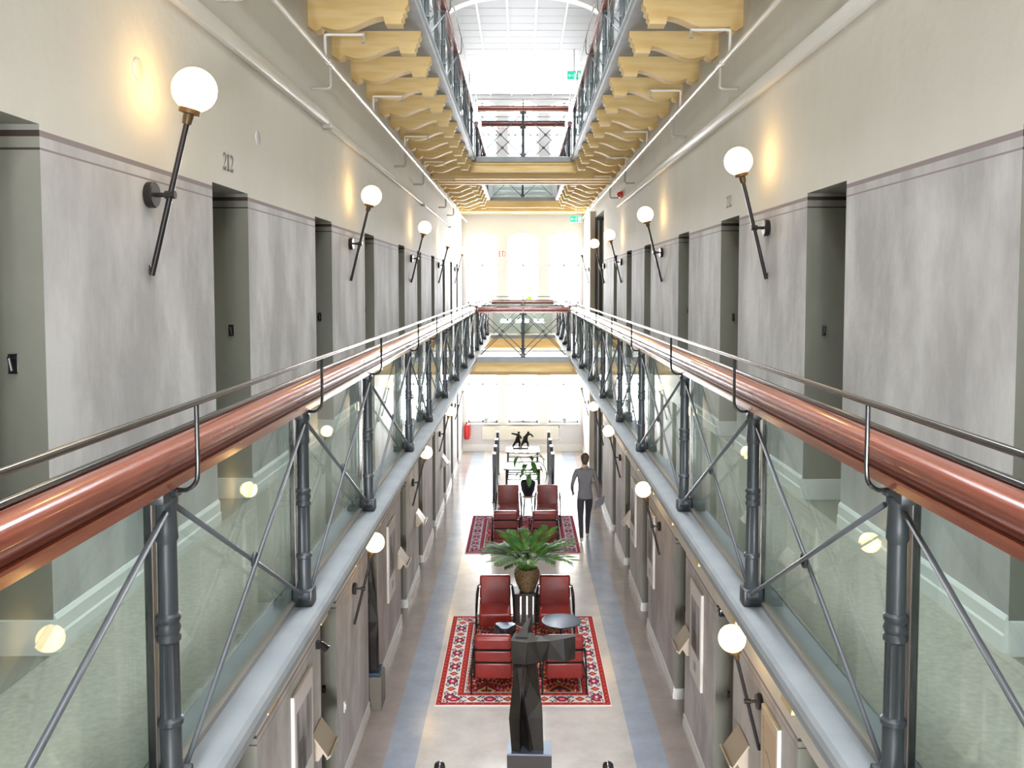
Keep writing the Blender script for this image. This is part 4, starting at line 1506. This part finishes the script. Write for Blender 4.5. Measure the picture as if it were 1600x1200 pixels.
def sepia_fn(u, v):
    bg = (0.62, 0.47, 0.30)
    if u < 0.06 or u > 0.94 or v > 0.95:
        return (0.70, 0.56, 0.38)
    if abs(v - (0.72 + 0.05 * math.sin(u * 5))) < 0.012 and u > 0.3:
        return (0.35, 0.25, 0.16)
    for cx, cy, rx, ry, tl in ((0.35, 0.40, 0.08, 0.20, 0.5), (0.58, 0.42, 0.10, 0.16, -0.4), (0.72, 0.22, 0.12, 0.12, 0.2), (0.25, 0.15, 0.12, 0.10, -0.3)):
        du, dv = (u - cx) + tl * (v - cy), v - cy
        if (du / rx) ** 2 + (dv / ry) ** 2 < 1:
            return (0.16, 0.12, 0.09)
    if abs((u - 0.16) - 0.25 * (0.85 - v)) < 0.012 and v > 0.3:
        return (0.2, 0.15, 0.1)
    return bg


def picture(x, s, y0, y1, z0, z1, fn, label):
    """hung on a long wall; s = +1 when the picture faces +x"""
    r = empty('framed_print', (x, (y0 + y1) / 2, z0), 0, label, 'framed print', 'framed prints')
    w, h = y1 - y0, z1 - z0
    obj('frame', MB().rbox((min(0.002 * s, 0.035 * s), -w / 2, 0), (max(0.002 * s, 0.035 * s), w / 2, h), 0.004, 1), M['mount'], r)
    me = color_grid('print', w - 0.02, h - 0.02, 60, 90, lambda a, b: fn(a / (w - 0.02), b / (h - 0.02)), 0.001, M['print'])
    o = obj('print', me, parent=r)
    if s > 0:
        o.matrix_local = Matrix(((0, 0, 1, 0.036), (1, 0, 0, -w / 2 + 0.01), (0, 1, 0, 0.01), (0, 0, 0, 1)))
    else:
        o.matrix_local = Matrix(((0, 0, -1, -0.036), (-1, 0, 0, w / 2 - 0.01), (0, 1, 0, 0.01), (0, 0, 0, 1)))
    return r


TN = (0.80, 0.77, 0.76)
picture(XL, 1, 7.12, 7.76, 0.84, 1.93, photo_fn(1, TN), 'black and white print, first on the 212 side')
picture(XL, 1, 12.3, 12.95, 0.84, 1.93, photo_fn(2, TN), 'black and white print, second on the 212 side')
picture(XR, -1, 6.55, 7.0, 0.60, 1.95, sepia_fn, 'sepia drawing in pale frame by the first lower lamp')
picture(XR, -1, 9.42, 10.02, 0.90, 1.97, photo_fn(3, TN), 'black and white print beyond the first lower lamp')
picture(XR, -1, 12.9, 13.5, 0.84, 1.93, photo_fn(4, TN), 'black and white print behind the second lower lamp')
picture(XR, -1, 15.0, 15.6, 0.84, 1.93, photo_fn(5, TN), 'black and white print beside a lectern board, past the second lower lamp')


def lectern(x, s, y0, y1, zt, label):
    """sloping board fixed to the wall, lip at its lower edge; s=+1 faces +x"""
    r = empty('wall_lectern', (x, (y0 + y1) / 2, zt - 0.2), 0, label, 'lectern board', 'sloping lectern boards')
    w = y1 - y0

    def pr(p):
        return [(s * a, b) for a, b in p]
    obj('board', MB().prism(pr([(0.012, 0.205), (0.0, 0.19), (0.135, -0.005), (0.147, 0.01)]), -w / 2, w / 2, 'y'), M['tray'], r)
    obj('lip', MB().prism(pr([(0.130, -0.012), (0.140, -0.018), (0.178, 0.018), (0.168, 0.030)]), -w / 2, w / 2, 'y'), M['tray'], r)
    obj('wall_block', MB().prism(pr([(0.0, -0.06), (0.05, -0.06), (0.105, 0.03), (0.0, 0.15)]), -w * 0.35, w * 0.35, 'y'), M['tray'], r)


lectern(XL, 1, 7.82, 8.18, 1.25, 'beige sloping wall board beside the first print on the 212 side')
lectern(XL, 1, 13.3, 13.68, 1.25, 'beige sloping wall board beyond the second print on the 212 side')
lectern(XL, 1, 15.7, 16.08, 1.25, 'beige sloping wall board past two lower lamps on the 212 side')
lectern(XL, 1, 20.95, 21.3, 1.25, 'beige sloping wall board farthest down the hall on the 212 side')
lectern(XR, -1, 7.46, 7.84, 1.35, 'beige sloping wall board under the first lower lamp rod')
lectern(XR, -1, 10.08, 10.44, 1.27, 'beige sloping wall board beside the black and white print facing 212')
lectern(XR, -1, 15.62, 15.92, 1.25, 'beige sloping wall board nearest the walking person')

r = empty('spotlight', (XL, 8.05, 1.98), 0, 'small black fitting high on the wall above a lectern board', 'spotlight')
obj('bracket', MB().box((0, -0.02, -0.02), (0.04, 0.02, 0.05)), M['black'], r)
obj('head', MB().tube([(0.04, 0, 0.03), (0.10, 0.0, -0.03)], [0.022, 0.04], 12), M['black'], r)
r = empty('wall_socket', (XL, 9.3, 0.82), 0, 'white wall switch beside the doorway on the 212 side', 'switch')
obj('plate', MB().rbox((0, -0.04, -0.06), (0.012, 0.04, 0.06), 0.004), M['white'], r)
obj('rocker', MB().rbox((0.01, -0.02, -0.03), (0.02, 0.02, 0.03), 0.003), M['white'], r)

# slender sculpture on a plinth in the doorway
r = empty('plinth', (XL + 0.02, 11.05, 0), 0, 'taupe box plinth standing in the doorway on the 212 side', 'plinth')
obj('block', MB().rbox((-0.14, -0.16, 0.0), (0.12, 0.16, 0.42), 0.004, 1), M['plinth2'], r)
obj('slab', MB().rbox((-0.12, -0.14, 0.42), (0.10, 0.14, 0.46), 0.004, 1), M['slate'], r)
sl = MB()
loft(sl, [[(-0.06, -0.05, 0), (0.05, -0.05, 0), (0.06, 0.05, 0), (-0.05, 0.05, 0)], [(-0.07, -0.05, 0.42), (0.04, -0.05, 0.42), (0.06, 0.04, 0.42), (-0.05, 0.05, 0.42)],
          [(-0.06, -0.06, 0.62), (0.07, -0.03, 0.62), (0.05, 0.05, 0.62), (-0.05, 0.04, 0.62)], [(-0.04, -0.03, 0.9), (0.03, -0.03, 0.9), (0.03, 0.03, 0.9), (-0.03, 0.03, 0.9)],
          [(-0.05, -0.04, 1.12), (0.0, -0.03, 1.12), (0.01, 0.03, 1.12), (-0.03, 0.03, 1.12)], [(-0.045, -0.01, 1.38), (-0.02, -0.01, 1.38), (-0.02, 0.01, 1.38), (-0.04, 0.01, 1.38)]])
o = obj('sculpture', sl, M['bronze'], loc=(XL + 0.02, 11.05, 0.46))
tag(o, 'slender dark sculpture standing in the doorway on the 212 side', 'sculpture')

# ------------------------------------------------------------------ end of the hall: radiator, extinguisher, plants, bronze pair
r = empty('radiator', (-0.04, Y1 - 0.002, 0.32), 0, 'long cream panel radiator under the ground floor windows', 'radiator')
obj('panel', MB().rbox((-1.22, -0.11, 0.06), (1.20, -0.05, 0.50), 0.015, 2), M['radiator'], r)
rb = MB()
for k in range(40):
    rb.box((-1.19 + k * 0.06, -0.114, 0.1), (-1.165 + k * 0.06, -0.11, 0.46))
tag(obj('fin', rb, M['radiator'], r), kind='stuff')
obj('valve', MB().tube([(1.20, -0.08, 0.12), (1.28, -0.08, 0.12), (1.28, -0.08, 0.02)], 0.014, 8).lathe([(0.025, 0), (0.03, 0.02), (0.03, 0.07), (0.02, 0.08)], 14, c=(1.28, -0.08, 0.42)).tube([(1.20, -0.08, 0.42), (1.28, -0.08, 0.42)], 0.014, 8), M['white'], r)
obj('bracket', MB().box((-0.9, -0.06, 0.1), (-0.86, 0, 0.44)).box((0.86, -0.06, 0.1), (0.90, 0, 0.44)), M['white'], r)

r = empty('fire_extinguisher', (-1.74, Y1 - 0.12, 0.40), 0, 'red fire extinguisher hanging on the end wall', 'fire extinguisher')
obj('cylinder', MB().lathe([(0.07, 0), (0.09, 0.02), (0.092, 0.06), (0.092, 0.40), (0.075, 0.46), (0.035, 0.49), (0.03, 0.50)], 24), M['red'], r)
obj('valve', MB().lathe([(0.03, 0.49), (0.03, 0.54), (0.015, 0.56)], 14).box((-0.01, -0.1, 0.55), (0.01, 0.03, 0.57)), M['black'], r)
obj('hose', MB().tube(bez([(0.02, -0.02, 0.53), (0.10, -0.05, 0.5), (0.12, -0.05, 0.3), (0.105, -0.06, 0.12)], 6), 0.011, 8), M['red'], r)
obj('bracket', MB().box((-0.05, 0.08, 0.2), (0.05, 0.12, 0.46)), M['white'], r)

for i, (x, z) in enumerate(((-1.14, 0.90), (1.36, 0.90))):
    r = empty('potted_plant', (x, Y1 - 0.025, z + 0.001), 0, ('thin plant in grey pot on the ground window sill above the extinguisher', 'thin plant in grey pot on the ground window sill towards the lift')[i], 'potted plant', 'sill plants')
    obj('pot', MB().lathe([(0.055, 0), (0.075, 0.12), (0.08, 0.17), (0.07, 0.17)], 20), M['greypot'], r)
    obj('stem', MB().tube(bez([(0, 0, 0.15), (0.01, 0, 0.3), (-0.005, 0, 0.5)], 4), 0.008, 6), M['stem'], r)
    rnd = random.Random(20 + i)
    for k in range(9):
        obj('leaf', LF[1], parent=r, loc=(0, 0, 0.2 + 0.035 * k), rot=(0, -0.5, k * 2.4)).scale = (0.55, 0.45, 0.55)
r = empty('potted_plant', (0.12, E0 + 0.9, GF + 0.006), 0, 'yellow green flowering plant on the gallery before the middle window', 'potted plant')
obj('pot', MB().lathe([(0.12, 0), (0.17, 0.25), (0.18, 0.45), (0.16, 0.45)], 24), M['greypot'], r)
obj('stem', MB().tube([(0, 0, 0.4), (0.0, 0, 1.0)], 0.02, 8), M['stem'], r)
LY = leaf_mesh(0.30, 0.075, 1.0).mesh('leaf', M['leafy'])
rnd = random.Random(31)
for k in range(16):
    obj('leaf', LY, parent=r, loc=(rnd.uniform(-0.08, 0.08), rnd.uniform(-0.05, 0.05), 0.80 + 0.03 * k), rot=(0, rnd.uniform(-0.8, 0.3), k * 2.4))

r = empty('star_ornament', (1.67, Y1 - 0.06, 2.22), 0, 'pale eight pointed star hanging in the ground window by the lift', 'star ornament')
st_ = MB()
for k in range(8):
    a_ = 2 * PI * k / 8
    c_, s_ = math.cos(a_), math.sin(a_)
    for y_ in (-0.035, 0.035):
        p0, p1 = a_ - PI / 8, a_ + PI / 8
        st_.add([(0.055 * math.cos(p0), 0, 0.055 * math.sin(p0)), (0.13 * c_, 0, 0.13 * s_), (0.055 * math.cos(p1), 0, 0.055 * math.sin(p1)), (0, y_, 0)], [(0, 1, 3), (1, 2, 3)])
obj('star', st_, M['mount'], r)
obj('string', MB().tube([(0, 0, 0.12), (0, 0, 1.45)], 0.003, 5), M['white'], r)

# bronze pair on the far table
def fig(off, lean, arms, legs, hz):
    """stocky striding bronze figure, one continuous body; x = travel"""
    ox = off
    J = {'pel': ((ox, 0, 0.20), 0.038, 0.034), 'sp': ((ox + lean * 0.05, 0, 0.26), 0.040, 0.036), 'ch': ((ox + lean * 0.10, 0, 0.32), 0.048, 0.038), 'nk': ((ox + lean * 0.14, 0, 0.365), 0.02, 0.02),
         'hd': ((ox + lean * 0.17, 0, 0.40), 0.030, 0.030), 'ht': ((ox + lean * 0.185, 0, 0.425), 0.022, 0.022)}
    E = [('pel', 'sp'), ('sp', 'ch'), ('ch', 'nk'), ('nk', 'hd'), ('hd', 'ht')]
    cx = ox + lean * 0.10
    for i, (e_, h_) in enumerate(arms):
        sd = 1 if i else -1
        J['s%d' % i] = ((cx, sd * 0.05, 0.335), 0.024, 0.024)
        J['e%d' % i] = ((cx + e_[0], sd * 0.07 + e_[1], 0.335 + e_[2]), 0.018, 0.018)
        J['h%d' % i] = ((cx + h_[0], sd * 0.07 + h_[1], 0.335 + h_[2]), 0.016, 0.016)
        E += [('ch', 's%d' % i), ('s%d' % i, 'e%d' % i), ('e%d' % i, 'h%d' % i)]
    for i, (k_, f_) in enumerate(legs):
        sd = 1 if i else -1
        J['k%d' % i] = ((ox + k_, sd * 0.03, 0.11), 0.025, 0.025)
        J['f%d' % i] = ((ox + f_, sd * 0.035, 0.012), 0.018, 0.016)
        J['t%d' % i] = ((ox + f_ + 0.03, sd * 0.035, 0.010), 0.012, 0.010)
        E += [('pel', 'k%d' % i), ('k%d' % i, 'f%d' % i), ('f%d' % i, 't%d' % i)]
    J = {k: (p, rx * 1.4, ry * 1.4) for k, (p, rx, ry) in J.items()}
    return skin_mesh(J, E, 'pel', 2)


bz = MB()
v_, f_ = fig(-0.09, 0.2, [((-0.10, 0, 0.03), (-0.19, 0, 0.045)), ((0.06, 0, -0.07), (0.09, 0, -0.13))], [(-0.075, -0.13), (0.065, 0.045)], 0)
bz.add(v_, f_, True)
v_, f_ = fig(0.10, 0.6, [((0.10, 0, 0.03), (0.17, 0, -0.05)), ((-0.06, 0, -0.06), (-0.11, 0, -0.10))], [(-0.06, -0.10), (0.085, 0.09)], 0)
bz.add(v_, f_, True)
bz.rbox((-0.22, -0.09, -0.02), (0.20, 0.09, 0.004), 0.005, 1)
o = obj('figurine', bz, M['bronze'], loc=(-0.02, 24.95, 0.752))
o.scale = (1.05, 1.05, 1.05)
tag(o, 'small bronze of two striding figures standing on the far table', 'figurine')

# ------------------------------------------------------------------ person walking away
J = {
    'pel': ((0, 0, 0.97), 0.150, 0.105), 'wst': ((0, 0.0, 1.10), 0.140, 0.098), 'rib': ((0, 0.005, 1.26), 0.158, 0.108), 'ch': ((0, 0.0, 1.40), 0.165, 0.10),
    'nb': ((0, 0.0, 1.50), 0.075, 0.07), 'nk': ((0, 0.012, 1.555), 0.054, 0.056), 'jaw': ((0, 0.035, 1.63), 0.068, 0.082), 'hd': ((0, 0.035, 1.72), 0.078, 0.097), 'top': ((0, 0.03, 1.795), 0.055, 0.07),
    'ls': ((-0.175, -0.005, 1.445), 0.062, 0.060), 'la': ((-0.225, -0.02, 1.31), 0.053, 0.053), 'le': ((-0.268, -0.03, 1.16), 0.045, 0.045), 'lf': ((-0.262, 0.07, 1.06), 0.040, 0.040), 'lw': ((-0.240, 0.17, 0.985), 0.029, 0.027), 'lh': ((-0.232, 0.225, 0.945), 0.036, 0.020),
    'rs': ((0.175, -0.005, 1.445), 0.062, 0.060), 'ra': ((0.225, -0.025, 1.31), 0.053, 0.053), 're': ((0.262, -0.05, 1.155), 0.045, 0.045), 'rf': ((0.278, -0.025, 1.03), 0.039, 0.039), 'rw': ((0.285, 0.0, 0.905), 0.029, 0.027), 'rh': ((0.287, 0.008, 0.85), 0.021, 0.036),
    'lt': ((-0.088, -0.005, 0.90), 0.092, 0.092), 'lm': ((-0.092, -0.02, 0.70), 0.078, 0.080), 'lk': ((-0.090, -0.035, 0.50), 0.058, 0.060), 'lc': ((-0.086, -0.13, 0.33), 0.053, 0.056), 'lan': ((-0.082, -0.235, 0.125), 0.037, 0.040), 'lhe': ((-0.082, -0.262, 0.075), 0.036, 0.036), 'lto': ((-0.084, -0.10, 0.030), 0.040, 0.024),
    'rt': ((0.088, 0.01, 0.90), 0.092, 0.092), 'rm': ((0.090, 0.11, 0.70), 0.078, 0.080), 'rk': ((0.085, 0.205, 0.51), 0.058, 0.060), 'rc': ((0.078, 0.225, 0.32), 0.053, 0.056), 'ran': ((0.072, 0.235, 0.10), 0.037, 0.040), 'rhe': ((0.072, 0.215, 0.040), 0.036, 0.034), 'rto': ((0.078, 0.40, 0.032), 0.040, 0.026),
}
ED = [('pel', 'wst'), ('wst', 'rib'), ('rib', 'ch'), ('ch', 'nb'), ('nb', 'nk'), ('nk', 'jaw'), ('jaw', 'hd'), ('hd', 'top'),
      ('ch', 'ls'), ('ls', 'la'), ('la', 'le'), ('le', 'lf'), ('lf', 'lw'), ('lw', 'lh'), ('ch', 'rs'), ('rs', 'ra'), ('ra', 're'), ('re', 'rf'), ('rf', 'rw'), ('rw', 'rh'),
      ('pel', 'lt'), ('lt', 'lm'), ('lm', 'lk'), ('lk', 'lc'), ('lc', 'lan'), ('lan', 'lhe'), ('lhe', 'lto'), ('pel', 'rt'), ('rt', 'rm'), ('rm', 'rk'), ('rk', 'rc'), ('rc', 'ran'), ('ran', 'rhe'), ('rhe', 'rto')]
pv, pf = skin_mesh(J, ED, 'pel', 2)


def region(c):
    if c.z > 1.525:
        return 0
    if abs(c.x) > 0.17 and c.z < 1.02 and (c.z < 0.895 if c.x > 0 else c.y > 0.165):
        return 0
    if c.z > 0.885 or (abs(c.x) > 0.205 and c.z > 0.85):
        return 1
    if c.z < 0.085 or (c.z < 0.12 and c.y < -0.20):
        return 3
    return 2


body = MB()
body.add(pv, pf, True)
body.mi = [region(sum((pv[i] for i in f), Vector()) / len(f)) for f in pf]
# fingers: own short chains rooted in the palm, curled
def fingers(base, along, across, curl, th):
    for k, ln in enumerate((0.062, 0.072, 0.068, 0.052)):
        b = base + across * (-0.024 + 0.016 * k)
        p1 = b + along * ln * 0.5 + curl * ln * 0.12
        p2 = b + along * ln * 0.8 + curl * ln * 0.45
        p3 = b + along * ln * 0.85 + curl * ln * 0.85
        body.tube([b - along * 0.02, b, p1, p2, p3], [0.009, 0.0092, 0.0086, 0.0078, 0.0055], 8)
    b = base - along * 0.045 + across * th * 0.022
    body.tube([b, b + across * th * 0.022 + along * 0.02, b + across * th * 0.026 + along * 0.045 + curl * 0.012, b + across * th * 0.02 + along * 0.062 + curl * 0.024], [0.011, 0.0105, 0.0095, 0.007], 8)


fingers(Vector((0.287, 0.012, 0.825)), Vector((0, 0.05, -1)).normalized(), Vector((0, 1, 0)), Vector((-1, 0, 0)), 1)
fingers(Vector((-0.229, 0.25, 0.93)), Vector((0.05, 0.8, -0.6)).normalized(), Vector((1, 0, 0)), Vector((0, -0.5, -0.8)).normalized(), 1)
# face and ears
body.sphere((0, 0.137, 1.695), 0.016, 10, 8, sc=(0.8, 1.3, 1.4))
for s in (-1, 1):
    body.sphere((s * 0.078, 0.03, 1.695), 0.03, 10, 8, sc=(0.3, 0.6, 1.0))
    body.sphere((s * 0.03, 0.118, 1.715), 0.012, 8, 6)
body.sphere((0, 0.118, 1.648), 0.02, 10, 6, sc=(1.2, 0.5, 0.35))
po = obj('person', body, [M['skin'], M['sweater'], M['trouser'], M['shoe']], loc=(1.31, 18.35, 0.004))
tag(po, 'person seen from behind in grey sweater and dark trousers, walking away with a folder', 'person')
hair = MB().sphere((0, 0.012, 1.738), 0.097, 24, 14, sc=(0.90, 1.05, 0.92))
hair.sphere((0, -0.022, 1.685), 0.078, 20, 12, sc=(0.98, 0.85, 0.95))
hair.sphere((0, -0.03, 1.635), 0.058, 18, 10, sc=(0.95, 0.62, 0.9))
hb_ = hair.mesh('hair', M['hair'])
obj('hair', hb_, None, po)
collar = MB().lathe([(0.088, 1.495), (0.076, 1.525), (0.066, 1.548), (0.060, 1.552), (0.058, 1.53)], 24, c=(0, 0.010, 0), caps=False)
obj('collar', collar, M['sweater'], po)
hem = MB().lathe([(1.0, 0.0), (1.04, 0.05), (1.0, 0.06)], 24, caps=False)
hem.v = [(x * 0.152, y * 0.112 + 0.002, z + 0.885) for x, y, z in hem.v]
obj('hem', hem, M['sweater'], po)
o = obj('folder', MB().rbox((-0.006, -0.15, -0.11), (0.006, 0.15, 0.11), 0.002, 1).box((-0.008, -0.13, -0.09), (0.008, 0.13, 0.10)), M['folder'], loc=(1.31 + 0.30, 18.35 - 0.02, 0.80), rot=(0.25, 0.35, -0.75))
tag(o, 'grey folder held in the hand of the walking person', 'folder')
